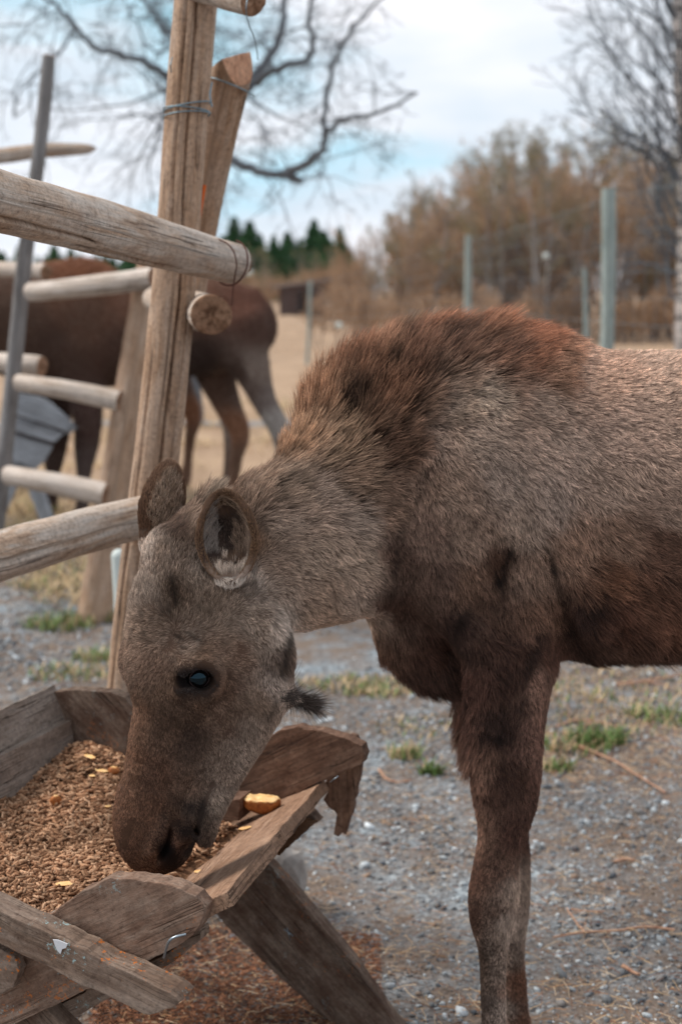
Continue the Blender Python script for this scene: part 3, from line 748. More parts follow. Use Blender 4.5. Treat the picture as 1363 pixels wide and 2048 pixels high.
def moose_fur_values(R, n, g):
    px, py = project(R)
    px0, py0 = px.copy(), py.copy()
    warp = np.where(px > 600, 1.0, .35)
    px = px + warp * (16 * lump(R, 22, 1.0) + 9 * lump(R, 60, 4.0)); py = py + warp * (16 * lump(R, 20, 7.0) + 9 * lump(R, 55, 3.0))
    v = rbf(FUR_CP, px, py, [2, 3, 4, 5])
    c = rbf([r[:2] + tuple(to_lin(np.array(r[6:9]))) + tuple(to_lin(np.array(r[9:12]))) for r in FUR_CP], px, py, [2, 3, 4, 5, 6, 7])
    D = np.stack([v[:, 0], np.zeros(len(R)), -v[:, 1]], axis=1)
    L = v[:, 2] / 1000.0; lift = v[:, 3].copy()
    # the far side wears no mane streaks: same coat, same flow
    curl = np.where(L > .03, 1.0, 1.15)
    patch = 1 + .12 * lump(R, 30, 2.0) + .10 * lump(R, 75, 6.0)
    head = np.clip((560 - px) / 80, 0, 1)[:, None]
    k_ = .16 + 0 * head
    gain = (FUR_GAIN - .42 * head) * np.array([[1.06, .97, .88]])
    mane = np.clip((v[:, 2] - 30) / 15, 0, 1)[:, None]
    k_ = k_ + .16 * mane
    gain = gain * (1 - .18 * mane) * (1 + mane * np.array([[-.02, .03, -.01]]))
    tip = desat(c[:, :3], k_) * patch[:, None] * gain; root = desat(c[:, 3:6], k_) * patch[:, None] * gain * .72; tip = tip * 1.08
    streak = g.random(len(R)) < .22                                # single pale guard hairs
    tip[streak] *= 1.75
    dark = g.random(len(R)) < .26
    tip[dark] *= .5
    mid_ = (L > .013) & (L < .027)
    L = np.where(mid_, L * .72, L); lift = np.where(mid_, lift + .12, lift)
    small = (px < 600) & (L < .0075); L = np.where(small & (L > .0025), L * 1.15 + .001, L); L = np.where((px < 600) & (L > .0075) & (L < .027), L * .85, L)
    # partings with dark underfur, pale streaks, plus shade of folds and creases painted in
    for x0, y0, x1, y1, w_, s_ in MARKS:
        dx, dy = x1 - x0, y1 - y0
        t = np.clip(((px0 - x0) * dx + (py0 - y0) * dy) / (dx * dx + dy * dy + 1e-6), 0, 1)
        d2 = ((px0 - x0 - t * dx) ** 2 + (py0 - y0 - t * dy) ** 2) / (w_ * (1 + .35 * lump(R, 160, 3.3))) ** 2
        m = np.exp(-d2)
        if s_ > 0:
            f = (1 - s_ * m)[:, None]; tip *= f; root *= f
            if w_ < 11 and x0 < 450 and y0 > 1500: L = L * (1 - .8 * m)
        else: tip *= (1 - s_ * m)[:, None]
    rad = np.where(L > .03, .00038, np.where(L > .014, .00030, np.where(px0 < 600, .00021, .00025)))
    wob = 1 + .12 * lump(R, 300, 5.0)
    e1_ = ((px0 - 404) / 33) ** 2 + ((py0 - 1356) / 35) ** 2; e2_ = ((px0 - 366 + (py0 - 1360) * .15) / 19) ** 2 + ((py0 - 1361) / 29) ** 2
    eyep = (np.minimum(e1_, e2_) * wob < 1) & (n[:, 1] < 0)
    tip[eyep] = to_lin(np.array([58, 50, 48])) * (.6 + .8 * g.random(eyep.sum()))[:, None]; root[eyep] = to_lin(np.array([26, 22, 21]))
    L[eyep] = .0035; lift[eyep] = .2
    for ci, cup in enumerate(info['cups']):
        q = (R.astype(np.float32) - cup.c) @ cup.M.T
        on = np.abs(cup(R.astype(np.float32))) < .0045
        on &= (q[:, 2] < .012) & (np.abs(q[:, 1]) < cup.hh * 1.12)
        v = q[:, 1] / cup.hh; u = q[:, 0] / (cup.hw * (1.0 - .16 * np.clip(v, -1, 1) - .26 * np.clip(-v, 0, 1)))
        r2 = u * u + v * v
        nf = n @ cup.M[2]
        upv, fc = cup.M[1], cup.M[2]
        rim = on & (q[:, 2] > -.0035)
        inner = on & ~rim & (nf > .0)
        outer = on & ~rim & ~inner
        low = np.clip((-.25 - v) / .25, 0, 1)
        def put(m, tipc, rootc, ln, lf, dr):
            tip[m] = to_lin(np.array(tipc)) * (.75 + .5 * g.random(m.sum()))[:, None] * 1.3; root[m] = to_lin(np.array(rootc)) * 1.2
            L[m] = ln; lift[m] = lf; D[m] = dr; rad[m] = .00022
        put(outer, (150, 126, 106), (64, 46, 37), .010, .35, upv)
        m = outer & (r2 + .25 * lump(R, 130, 2.) > .72); put(m, (124, 94, 74), (54, 38, 30), .008, .35, upv)
        put(inner, (70, 56, 49), (24, 18, 16), .006, .3, upv)
        put(rim, (128, 98, 74), (52, 37, 28), .0045, .5, upv * .5 - fc * .25)
        m = inner & (v + .22 * lump(R, 170, 1.) < -.64); put(m, (216, 196, 178), (110, 88, 74), .015, .5, upv + .3 * cup.M[0])
        m = inner & (v >= -.5) & (v < .25) & (u > .1) & (g.random(len(R)) < .4); put(m, (150, 126, 108), (64, 48, 40), .014, .5, upv)
        m = inner & (r2 > .45) & (v > 0) & (g.random(len(R)) < .45); put(m, (168, 142, 120), (64, 48, 40), .010, .5, -upv * .3 + cup.M[0] * np.sign(-u[:, None])[m] if False else upv)
        m = inner & (v >= -.38) & (u < -.42) & (g.random(len(R)) < .7); put(m, (146, 134, 126), (60, 50, 45), .011, .5, upv)
        m = outer & (r2 < .6) & (g.random(len(R)) < .25); put(m, (190, 166, 146), (80, 62, 50), .011, .4, upv)
        m = on & (v < -.85); put(m, (206, 192, 180), (110, 92, 80), .011, .4, upv * -.5)
    return D, L, curl, lift, root, tip, rad

def view_weight(cen, n):
    px, py = project(cen)
    v = rbf(FUR_CP, px, py, [4])[:, 0] / 1000.0
    w = np.clip(.022 / (v + .003), .6, 3.6)
    to = np.array([0, 0, CAM_H]) - cen
    to /= np.linalg.norm(to, axis=1)[:, None]
    f = (to * n).sum(axis=1)
    w = w * np.where(f > -.15, 1.0, .25)
    w = w * np.where(px > 1480, .35, 1.0) * np.where(px < 600, 1.35, 1.0)
    return w

m_fur = make_fur_material('moose_fur')
m_skin = Mat('moose_skin', rough=.9, spec=.1)
m_skin.color(m_skin.attr('col'))
m_skin.bump(m_skin.noise(m_skin.coord(), 220, 3), .4, .002)

V, F, N, info = build_moose()
px, py = project(V)
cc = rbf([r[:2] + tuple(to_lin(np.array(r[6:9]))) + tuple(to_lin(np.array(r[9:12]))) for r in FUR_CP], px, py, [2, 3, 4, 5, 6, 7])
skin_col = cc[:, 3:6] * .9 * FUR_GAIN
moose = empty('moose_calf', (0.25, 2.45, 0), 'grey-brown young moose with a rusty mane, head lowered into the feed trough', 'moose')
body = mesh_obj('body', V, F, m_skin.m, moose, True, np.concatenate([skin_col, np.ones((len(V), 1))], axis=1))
print('moose verts', len(V))
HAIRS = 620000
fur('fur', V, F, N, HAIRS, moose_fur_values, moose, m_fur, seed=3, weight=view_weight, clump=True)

# throat bell: long dark hairs under the jaw
def bell_values(R, n, g):
    k = len(R)
    D = np.stack([np.full(k, 1.0), g.normal(0, .18, k), -.34 + g.normal(0, .12, k)], axis=1)
    c1 = np.tile(to_lin(np.array([112, 98, 90])), (k, 1)); c0 = np.tile(to_lin(np.array([44, 35, 31])), (k, 1))
    c1[g.random(k) < .3] *= .45
    return D, np.full(k, .046) * (.3 + .9 * g.random(k)), np.full(k, .4), np.full(k, .10), c0, c1, np.full(k, .0003)
def bell_weight(cen, n):
    px, py = project(cen)
    return np.exp(-(((px - 592) / 24) ** 2 + ((py - 1398) / 11) ** 2)) + 1e-9
fur('throat_bell', V, F, N, 2400, bell_values, moose, m_fur, seed=8, weight=bell_weight, clump=True)

# eyes
def eye_mat():
    M = Mat('wet_dark_eye', rough=.04, spec=.42)
    g = M.n.new('ShaderNodeNewGeometry')
    M.color(M.ramp(M.noise(M.coord(), 160, 2), [(.3, srgb(10, 8, 9)), (.8, srgb(20, 14, 13))]))
    M.b.inputs['Specular Tint'].default_value = (.35, .75, 1.0, 1)
    return M.m
m_eye = eye_mat()
def ball(name, c, r, mat, parent, seg=24, sc3=(1, 1, 1), rot=None):
    bm = bmesh.new()
    bmesh.ops.create_uvsphere(bm, u_segments=seg, v_segments=seg // 2, radius=r)
    for v in bm.verts:
        v.co = Vector((v.co.x * sc3[0], v.co.y * sc3[1], v.co.z * sc3[2]))
        if rot is not None: v.co = rot @ v.co
        v.co += Vector(c)
    me = bpy.data.meshes.new(name); bm.to_mesh(me); bm.free(); me.shade_smooth(); me.materials.append(mat)
    o = bpy.data.objects.new(name, me); link(o)
    if parent is not None: set_parent(o, parent)
    return o
for key in ('eye', 'eye2'):
    c, n = info[key]
    ball('eye', c, .0188, m_eye, moose, 32)

m_lid = Mat('wet_lid', rough=.6, spec=.12); m_lid.color(srgb(52, 38, 37)); m_lid = m_lid.m
def lid_arc(c, n, a0, a1, r, th, mat):
    ux = Vector((1, 0, .12)); ux = (ux - n * ux.dot(n)).normalized(); uy = n.cross(ux)
    if uy.z < 0: uy = -uy
    pts = [c + n * (.0188 * .62) + (ux * math.cos(a) * .0150 + uy * math.sin(a) * .0128) * r for a in np.linspace(a0, a1, 14)]
    bm = bmesh.new(); rings = []
    for k, p in enumerate(pts):
        t = (pts[min(k + 1, 13)] - pts[max(k - 1, 0)]).normalized(); u = t.cross(n).normalized(); w = t.cross(u)
        th_ = th * (.35 + .65 * math.sin(math.pi * k / 13))
        rings.append([bm.verts.new(p + (u * math.cos(b) + w * math.sin(b)) * th_) for b in [i * math.pi / 3 for i in range(6)]])
    for k in range(13):
        for i in range(6): bm.faces.new((rings[k][i], rings[k][(i + 1) % 6], rings[k + 1][(i + 1) % 6], rings[k + 1][i]))
    me = bpy.data.meshes.new('eyelid'); bm.to_mesh(me); bm.free(); me.shade_smooth(); me.materials.append(mat)
    o = bpy.data.objects.new('eyelid', me); link(o); set_parent(o, moose)
    return o
for key in ('eye', 'eye2'):
    c, n = info[key]
    lid_arc(c, n, math.pi * 1.02, math.pi * 1.98, 1.02, .0013, m_lid)
    lid_arc(c, n, math.pi * .05, math.pi * .95, 1.0, .0022, m_lid)
# ------------------------------------------------------------------ fast meshes
def mesh_fast(name, V, F, mat=None, parent=None, smooth=False, attrs=None, mats=None, fmat=None):
    V = np.asarray(V, dtype=np.float32); F = np.asarray(F, dtype=np.int32)
    me = bpy.data.meshes.new(name)
    me.vertices.add(len(V)); me.vertices.foreach_set('co', V.ravel())
    k = F.shape[1]
    me.loops.add(F.size); me.loops.foreach_set('vertex_index', F.ravel())
    me.polygons.add(len(F)); me.polygons.foreach_set('loop_start', np.arange(0, F.size, k, dtype=np.int32))
    if mats:
        for m in mats: me.materials.append(m)
        if fmat is not None: me.polygons.foreach_set('material_index', np.asarray(fmat, dtype=np.int32))
    elif mat: me.materials.append(mat)
    me.update(calc_edges=True); me.validate()
    if smooth: me.shade_smooth()
    for an, (ty, dat) in (attrs or {}).items():
        at = me.attributes.new(an, ty, 'POINT')
        at.data.foreach_set({'FLOAT_COLOR': 'color', 'FLOAT_VECTOR': 'vector', 'FLOAT': 'value'}[ty], np.asarray(dat, dtype=np.float32).ravel())
    o = bpy.data.objects.new(name, me); link(o)
    if parent is not None: set_parent(o, parent)
    return o

def tube_arrays(paths, sides):
    """paths: list of (points Nx3, radii N) -> vertices, quads"""
    VV, FF, off = [], [], 0
    ang = np.linspace(0, 2 * np.pi, sides, endpoint=False)
    ca, sa = np.cos(ang), np.sin(ang)
    for pts, rad in paths:
        pts = np.asarray(pts, dtype=np.float64); rad = np.asarray(rad, dtype=np.float64)
        n = len(pts)
        t = np.gradient(pts, axis=0); t /= np.linalg.norm(t, axis=1)[:, None] + 1e-12
        ref = np.array([0.0, 0.0, 1.0]) if abs(t[0, 2]) < .8 else np.array([1.0, 0, 0])
        u = np.cross(t, ref); u /= np.linalg.norm(u, axis=1)[:, None] + 1e-12
        v = np.cross(t, u)
        ring = pts[:, None, :] + rad[:, None, None] * (u[:, None, :] * ca[None, :, None] + v[:, None, :] * sa[None, :, None])
        VV.append(ring.reshape(-1, 3))
        i = np.arange(n - 1)[:, None] * sides; j = np.arange(sides)[None, :]; j2 = (j + 1) % sides
        FF.append(np.stack([(i + j), (i + j2), (i + sides + j2), (i + sides + j)], axis=-1).reshape(-1, 4) + off)
        off += n * sides
    return np.concatenate(VV), np.concatenate(FF)

# ------------------------------------------------------------------ ground
def ground_material():
    M = Mat('gravel_and_dirt', rough=.95, spec=.15)
    co = M.coord('Object')
    big = M.noise(co, .9, 4, .6)
    mid = M.noise(co, 6, 5, .65)
    fine = M.noise(co, 70, 4, .7)
    peb = M.voronoi(co, 85, 'F1', 1)
    pd = M.voronoi(co, 85, 'F1', 0)
    bw = M.n.new('ShaderNodeRGBToBW'); M.l.new(peb, bw.inputs[0])
    dirt = M.ramp(fine, [(.3, srgb(92, 80, 72)), (.7, srgb(142, 126, 114))])
    stone = M.ramp(bw.outputs[0], [(.1, srgb(92, 96, 100)), (.55, srgb(134, 142, 148)), (.95, srgb(178, 186, 190))])
    fac = M.ramp(M.mix(.5, mid, big), [(.46, (0, 0, 0)), (.60, (1, 1, 1))])
    near = M.mix(fac, dirt, stone)
    near = M.mix(M.ramp(pd, [(.0, (0, 0, 0)), (.6, (1, 1, 1))]), near, (.9, .9, .9, 1), 'MULTIPLY')
    # dry field farther off
    g1 = M.noise(M.coord('Object', (1, .35, 1)), 1.4, 6, .7)
    g2 = M.noise(M.coord('Object', (1, .5, 1)), 30, 4, .7)
    straw = M.ramp(M.mix(.5, g1, g2), [(.32, srgb(122, 100, 82)), (.5, srgb(164, 138, 114)), (.68, srgb(186, 160, 136))])
    sep = M.n.new('ShaderNodeSeparateXYZ'); M.l.new(co, sep.inputs[0])
    wob = M.math('ADD', sep.outputs[1], M.math('MULTIPLY', M.math('SUBTRACT', big, .5), 5.0))
    f2 = M.n.new('ShaderNodeMapRange'); f2.inputs[1].default_value = 8.2; f2.inputs[2].default_value = 10.2
    M.l.new(wob, f2.inputs[0])
    M.color(M.mix(f2.outputs[0], near, straw))
    M.bump(M.mix(.5, fine, pd), .7, .012)
    return M.m

def ground_z(x, y):
    x = np.asarray(x, dtype=float); y = np.asarray(y, dtype=float)
    z = .012 * np.sin(x * 2.1 + y * 1.3) + .010 * np.sin(x * 4.7 - y * 3.1 + 1) + .006 * np.sin(x * 9 + y * 7)
    far = np.clip((y - 9) / 25, 0, 1)
    return z - .012 + far * (.10 * np.sin(x * .35 + y * .13) - .03)

gx = np.concatenate([-np.geomspace(6, 500, 26)[::-1], np.arange(-5.9, 6, .1), np.geomspace(6, 500, 26)])
gy = np.concatenate([[-900, -300, -100, -40, -20, -10, -5, -2, 0, .8], np.arange(1.2, 10, .1), np.geomspace(10, 900, 60)])
GX, GY = np.meshgrid(gx, gy, indexing='ij')
GZ = ground_z(GX, GY)
nx_, ny_ = len(gx), len(gy)
ii, jj = np.meshgrid(np.arange(nx_ - 1), np.arange(ny_ - 1), indexing='ij')
q0 = (ii * ny_ + jj).ravel()
m_ground = ground_material()
o = mesh_fast('ground', np.stack([GX.ravel(), GY.ravel(), GZ.ravel()], axis=1), np.stack([q0, q0 + ny_, q0 + ny_ + 1, q0 + 1], axis=1), m_ground, smooth=True)
tag(o, kind='structure')

# a wet gravel track crossing the field
def strip(name, pts, half, mat, dz=.02):
    V = []
    for k, (x, y) in enumerate(pts):
        w = half * (1 + .25 * math.sin(k * 2.3))
        for s in (-1, 1):
            yy = y + s * w
            V.append((x, yy, float(ground_z(x, yy)) + dz))
    F = [(2 * k, 2 * k + 2, 2 * k + 3, 2 * k + 1) for k in range(len(pts) - 1)]
    return mesh_fast(name, V, F, mat, smooth=True)
M = Mat('track', rough=.5, spec=.4)
M.color(M.ramp(M.noise(M.coord(), 3, 5), [(.3, srgb(124, 112, 104)), (.7, srgb(150, 142, 138))]))
o = strip('path', [(-14 + k * .8, 14.6 + .3 * math.sin(k * .5)) for k in range(40)], .28, M.m, .015)
tag(o, kind='structure')

# ------------------------------------------------------------------ loose stones
def ico():
    bm = bmesh.new(); bmesh.ops.create_icosphere(bm, subdivisions=1, radius=1)
    v = np.array([x.co[:] for x in bm.verts]); f = np.array([[y.index for y in x.verts] for x in bm.faces]); bm.free()
    return v, f

def scatter_stones(name, X, Y, S, seed, mat, tiny=False):
    g = np.random.default_rng(seed); v0, f0 = ico(); n = len(X)
    if tiny:
        v0 = np.array([[1, 0, 0], [0, 1, 0], [-1, 0, 0], [0, -1, 0], [0, 0, 1], [0, 0, -1.]]); f0 = np.array([[0, 1, 4], [1, 2, 4], [2, 3, 4], [3, 0, 4], [1, 0, 5], [2, 1, 5], [3, 2, 5], [0, 3, 5]])
    sh = np.stack([S * (.7 + .6 * g.random(n)), S * (.7 + .6 * g.random(n)), S * (.4 + .35 * g.random(n))], axis=1)
    a = g.random(n) * 6.283; ti = g.normal(0, .3, n)
    vv = v0[None] * (1 + g.normal(0, .17, (n, len(v0), 1)))
    vv = vv * sh[:, None, :]
    c, s = np.cos(a)[:, None], np.sin(a)[:, None]
    x = vv[..., 0] * c - vv[..., 1] * s; y = vv[..., 0] * s + vv[..., 1] * c; z = vv[..., 2] + x * np.sin(ti)[:, None]
    Z = ground_z(X, Y)
    V = np.stack([x + X[:, None], y + Y[:, None], z + (Z + sh[:, 2] * .35)[:, None]], axis=-1).reshape(-1, 3)
    F = (f0[None] + (np.arange(n) * len(v0))[:, None, None]).reshape(-1, 3)
    pal = np.array([srgb(116, 118, 120)[:3], srgb(144, 148, 152)[:3], srgb(174, 180, 184)[:3], srgb(124, 120, 118)[:3], srgb(136, 118, 104)[:3], srgb(204, 210, 214)[:3], srgb(80, 84, 90)[:3]])
    ci = g.choice(len(pal), n, p=[.24, .24, .14, .14, .12, .05, .07])
    col = pal[ci] * (.75 + .5 * g.random(n))[:, None]
    C = np.concatenate([np.repeat(col, len(v0), axis=0), np.ones((n * len(v0), 1))], axis=1)
    return mesh_fast(name, V, F, mat, attrs={'col': ('FLOAT_COLOR', C)})

M = Mat('stone', rough=.8, spec=.3)
M.color(M.mix(.5, M.attr('col'), M.ramp(M.noise(M.coord(), 160, 3), [(.3, (.55, .55, .55)), (.7, (1.35, 1.35, 1.35))]), 'MULTIPLY'))
m_stone = M.m
def density(x, y):
    return .5 + .5 * np.clip(np.sin(x * 2.3 + 1.2 * np.sin(y * 1.9)) + .7 * np.sin(y * 3.1 + x * 1.7), -1, 1)
def stones(n, y0, y1, s0, s1, seed, xl=-.40, xr=.40):
    g = np.random.default_rng(seed)
    y = y0 + (y1 - y0) * g.random(n) ** .75
    x = (xl + (xr - xl) * g.random(n)) * y
    keep = g.random(n) < .08 + .92 * density(x, y)
    x, y = x[keep], y[keep]
    return x, y, (s0 + (s1 - s0) * g.random(len(x)) ** 2.4)
X0, Y0_, S0 = stones(120000, 1.5, 5.6, .0016, .0042, 11)
X1, Y1, S1 = stones(34000, 1.5, 5.2, .003, .0080, 1)
X2, Y2, S2 = stones(22000, 5.0, 8.6, .006, .014, 2, -.36, .36)
X3, Y3, S3 = stones(5200, 1.5, 6.0, .007, .014, 4)
g = scatter_stones('gravel', np.concatenate([X1, X2, X3]), np.concatenate([Y1, Y2, Y3]), np.concatenate([S1, S2, S3]), 3, m_stone)
tag(g, 'loose blue-grey gravel scattered over the brown yard', 'gravel', kind='stuff')
g = scatter_stones('grit', X0, Y0_, S0, 13, m_stone, True)
tag(g, 'fine grey grit between the larger gravel stones', 'grit', kind='stuff')

# ------------------------------------------------------------------ blades of grass and straw
def blades(name, spots, mat_cols, seed, mat, flat=0.0):
    """spots: (x, y, radius, count, height, green share)"""
    g = np.random.default_rng(seed); VV, CC = [], []
    for x0, y0, r, n, h, gr in spots:
        a = g.random(n) * 6.283; d = r * np.sqrt(g.random(n))
        x = x0 + d * np.cos(a); y = y0 + d * np.sin(a) * .7; z = ground_z(x, y)
        la = g.random(n) * 6.283; hh = h * (.4 + .8 * g.random(n)); lean = (.25 + g.random(n) * .9) * (1 + 3 * flat)
        w = .0018 + .0016 * g.random(n)
        px_, py_ = -np.sin(la) * w, np.cos(la) * w
        tx, ty = x + np.cos(la) * hh * lean * .5, y + np.sin(la) * hh * lean * .5
        ux, uy = x + np.cos(la) * hh * lean * 1.1, y + np.sin(la) * hh * lean * 1.1
        up = hh * (1 - .75 * flat)
        V = np.stack([np.stack([x - px_, y - py_, z], -1), np.stack([x + px_, y + py_, z], -1), np.stack([tx + px_ * .8, ty + py_ * .8, z + up * .65], -1),
                      np.stack([tx - px_ * .8, ty - py_ * .8, z + up * .65], -1), np.stack([ux + px_ * .1, uy + py_ * .1, z + up * (.95 - .5 * flat)], -1), np.stack([ux - px_ * .1, uy - py_ * .1, z + up * (.95 - .5 * flat)], -1)], axis=1)
        VV.append(V.reshape(-1, 3))
        isg = g.random(n) < gr
        c = np.where(isg[:, None], np.array(mat_cols[0])[None], np.array(mat_cols[1])[None]) * (.6 + .8 * g.random(n))[:, None]
        CC.append(np.repeat(c, 6, axis=0))
    V = np.concatenate(VV); C = np.concatenate(CC); n = len(V) // 6
    b = (np.arange(n) * 6)[:, None]
    F = np.concatenate([b + np.array([0, 1, 2, 3]), b + np.array([3, 2, 4, 5])])
    C = np.concatenate([C, np.ones((len(C), 1))], axis=1)
    return mesh_fast(name, V, F, mat, attrs={'col': ('FLOAT_COLOR', C)})
M = Mat('blade', rough=.7, spec=.2); M.color(M.attr('col')); m_blade = M.m
GREEN, STRAW = srgb(104, 128, 72)[:3], srgb(192, 166, 130)[:3]
def gp(px, py):
    v = G(px, py); return v.x, v.y
sp = []
for px, py, r, n, h, gr in [(120, 1245, .16, 420, .055, .75), (200, 1235, .10, 260, .05, .6), (210, 1300, .13, 300, .045, .6), (160, 1335, .2, 340, .03, .5), (95, 1160, .2, 240, .03, .3),
                            (860, 1540, .035, 90, .04, .9), (810, 1510, .05, 110, .045, .45), (700, 1362, .18, 320, .03, .5), (760, 1375, .14, 200, .03, .4), (1195, 1480, .09, 300, .05, .85), (1150, 1490, .12, 160, .04, .5),
                            (1240, 1370, .3, 200, .03, .2), (1330, 1430, .14, 260, .04, .7), (1290, 1400, .25, 120, .035, .35), (1140, 1400, .18, 120, .03, .4), (1250, 1440, .25, 180, .025, .3), (860, 1455, .2, 200, .02, .3),
                            (1050, 1450, .2, 160, .02, .4), (1110, 1530, .06, 90, .04, .6)]:
    x, y = gp(px, py); sp.append((x, y, r, n, h, gr))
tag(blades('grass', sp, (GREEN, STRAW), 5, m_blade), 'short green and straw coloured tufts growing through the gravel', 'grass', kind='stuff')
sp = []
for k in range(150):
    y = 8.6 + 9 * rnd.random() ** 1.5; x = (-.27 + .5 * rnd.random()) * y
    sp.append((x, y, .5, 90, .10, .03))
for px, py in ((30, 1030), (60, 1060), (20, 990), (190, 1160), (220, 1190), (130, 1130)):
    x, y = gp(px, py); sp.append((x, y, .35, 420, .10, .12))
tag(blades('dry_grass', sp, (GREEN, STRAW), 6, m_blade, .25), 'pale dry grass covering the field behind the yard', 'dry grass', kind='stuff')

# straw and chaff lying flat
def litter(name, n, boxes, seed, lmin, lmax, w, pal):
    g = np.random.default_rng(seed); VV, CC = [], []
    for px0, py0, px1, py1, share in boxes:
        k = int(n * share)
        px = px0 + (px1 - px0) * g.random(k); py = py0 + (py1 - py0) * g.random(k)
        pts = np.array([gp(a, b) for a, b in zip(px, py)])
        a = g.random(k) * 6.283; L = lmin + (lmax - lmin) * g.random(k) ** 2
        dx, dy = np.cos(a) * L / 2, np.sin(a) * L / 2; qx, qy = -np.sin(a) * w, np.cos(a) * w
        z = ground_z(pts[:, 0], pts[:, 1]) + .006 + .006 * g.random(k)
        tl = g.normal(0, .12, k) * L
        bend = g.normal(0, .12, k) * L
        P0 = np.stack([pts[:, 0] - dx, pts[:, 1] - dy, z - tl], -1); P2 = np.stack([pts[:, 0] + dx, pts[:, 1] + dy, z + tl], -1)
        P1 = (P0 + P2) / 2 + np.stack([-np.sin(a) * bend, np.cos(a) * bend, .002 + 0 * a], -1)
        q = np.stack([qx, qy, 0 * qx], -1)
        VV.append(np.stack([P0 - q, P0 + q, P1 - q, P1 + q, P2 - q, P2 + q, P0 + [0, 0, 2 * w], P1 + [0, 0, 2 * w], P2 + [0, 0, 2 * w]], axis=1).reshape(-1, 3))
        CC.append(np.repeat(np.array(pal)[g.integers(0, len(pal), k)] * (.7 + .6 * g.random(k))[:, None], 9, axis=0))
    V = np.concatenate(VV); C = np.concatenate(CC); b = (np.arange(len(V) // 9) * 9)[:, None]
    F = np.concatenate([b + np.array(q) for q in ([0, 2, 7, 6], [6, 7, 3, 1], [2, 4, 8, 7], [7, 8, 5, 3])])
    C = np.concatenate([C, np.ones((len(C), 1))], axis=1)
    return mesh_fast(name, V, F, m_blade, attrs={'col': ('FLOAT_COLOR', C)})
tag(litter('straw', 5200, [(600, 1330, 1363, 2048, .45), (1090, 1340, 1363, 1560, .22), (0, 1130, 240, 1400, .08), (230, 1830, 740, 2100, .25)], 8, .008, .055, .0006,
           [srgb(190, 160, 124)[:3], srgb(160, 118, 84)[:3], srgb(118, 76, 54)[:3], srgb(200, 176, 148)[:3]]), 'bits of straw and dead needles lying on the gravel', 'straw', kind='stuff')
tag(litter('spilled_chaff', 11000, [(180, 1850, 760, 2130, 1.0)], 18, .004, .026, .0009,
           [srgb(128, 84, 60)[:3], srgb(104, 66, 48)[:3], srgb(150, 104, 76)[:3], srgb(88, 58, 44)[:3]]), 'reddish-brown chaff and spilled feed on the ground under the trough', 'chaff', kind='stuff')
# dead twigs: each a thing
def wood_bark(name, c0, c1):
    M = Mat(name, rough=.85, spec=.2); M.color(M.ramp(M.noise(M.coord(), 60, 4), [(.3, c0), (.7, c1)])); return M.m
m_twig = wood_bark('twig_bark', srgb(146, 104, 84), srgb(196, 158, 132))
def twig(paths, label):
    pp = []
    for pts, r in paths:
        q = [G(a, b) for a, b in pts]
        q = catmull([(v.x, v.y, float(ground_z(v.x, v.y)) + r * 1.2 + .006) for v in q], 5)
        q[:, 0] += np.random.default_rng(len(pp) + 3).normal(0, .0012, len(q))
        pp.append((q, np.linspace(r, r * .6, len(q))))
    V, F = tube_arrays(pp, 6)
    o = mesh_fast('twig', V, F, m_twig, smooth=True)
    tag(o, label, 'twig')
    return o
twig([([(1345, 1862), (1290, 1856), (1230, 1862), (1165, 1861), (1105, 1865)], .0035), ([(1168, 1862), (1152, 1840), (1132, 1810)], .0028)], 'forked pinkish twig lying on the gravel at lower right, right of the foreleg')
twig([([(1150, 1488), (1190, 1502), (1235, 1522), (1272, 1545), (1330, 1585)], .0048), ([(1150, 1488), (1160, 1462), (1185, 1450)], .003)], 'long tan twig running off from the green tuft right of the foreleg')
twig([([(758, 1535), (770, 1552), (790, 1560), (822, 1557)], .0042)], 'short curved twig beside the small green tuft under the moose')
twig([([(1140, 1812), (1170, 1818), (1208, 1820)], .0022)], 'short thin twig just behind the forked pinkish twig')
twig([([(1228, 1716), (1250, 1712), (1268, 1716)], .0055)], 'stubby brown bit of stick on the gravel behind the forked twig')
twig([([(1245, 1930), (1262, 1940), (1276, 1948)], .005)], 'stubby stick at lower right, in front of the forked twig')
twig([([(1110, 1460), (1150, 1448), (1200, 1452), (1240, 1462)], .004)], 'grey-tan twig close behind the green tuft right of the foreleg')
twig([([(1230, 1375), (1290, 1368), (1363, 1348)], .006), ([(1290, 1368), (1330, 1372)], .004)], 'thick tan branch under the belly at the right edge')

# stone slab behind the trestle leg
def rock(name, c, r, seed, mat, label, cat='rock', sub=3):
    bm = bmesh.new(); bmesh.ops.create_icosphere(bm, subdivisions=sub, radius=1)
    for v in bm.verts:
        n = mnoise.noise(v.co * 1.4 + Vector((seed, 0, 0))) * .35 + mnoise.noise(v.co * 4 + Vector((0, seed, 0))) * .08
        v.co = v.co * (1 + n)
        v.co = Vector((v.co.x * r[0], v.co.y * r[1], v.co.z * r[2])) + Vector(c)
    me = bpy.data.meshes.new(name); bm.to_mesh(me); bm.free(); me.materials.append(mat)
    o = bpy.data.objects.new(name, me); link(o); tag(o, label, cat); return o
M = Mat('pale_stone', rough=.85)
M.color(M.ramp(M.noise(M.coord(), 14, 6, .65), [(.3, srgb(112, 106, 102)), (.7, srgb(172, 164, 158))]))
M.bump(M.noise(M.coord(), 40, 5), .6, .01)
v = G(556, 1818)
rock('rock', (v.x, v.y + .06, .05), (.058, .05, .085), 4.2, M.m, 'flat grey stone leaning behind the slanted trough leg')

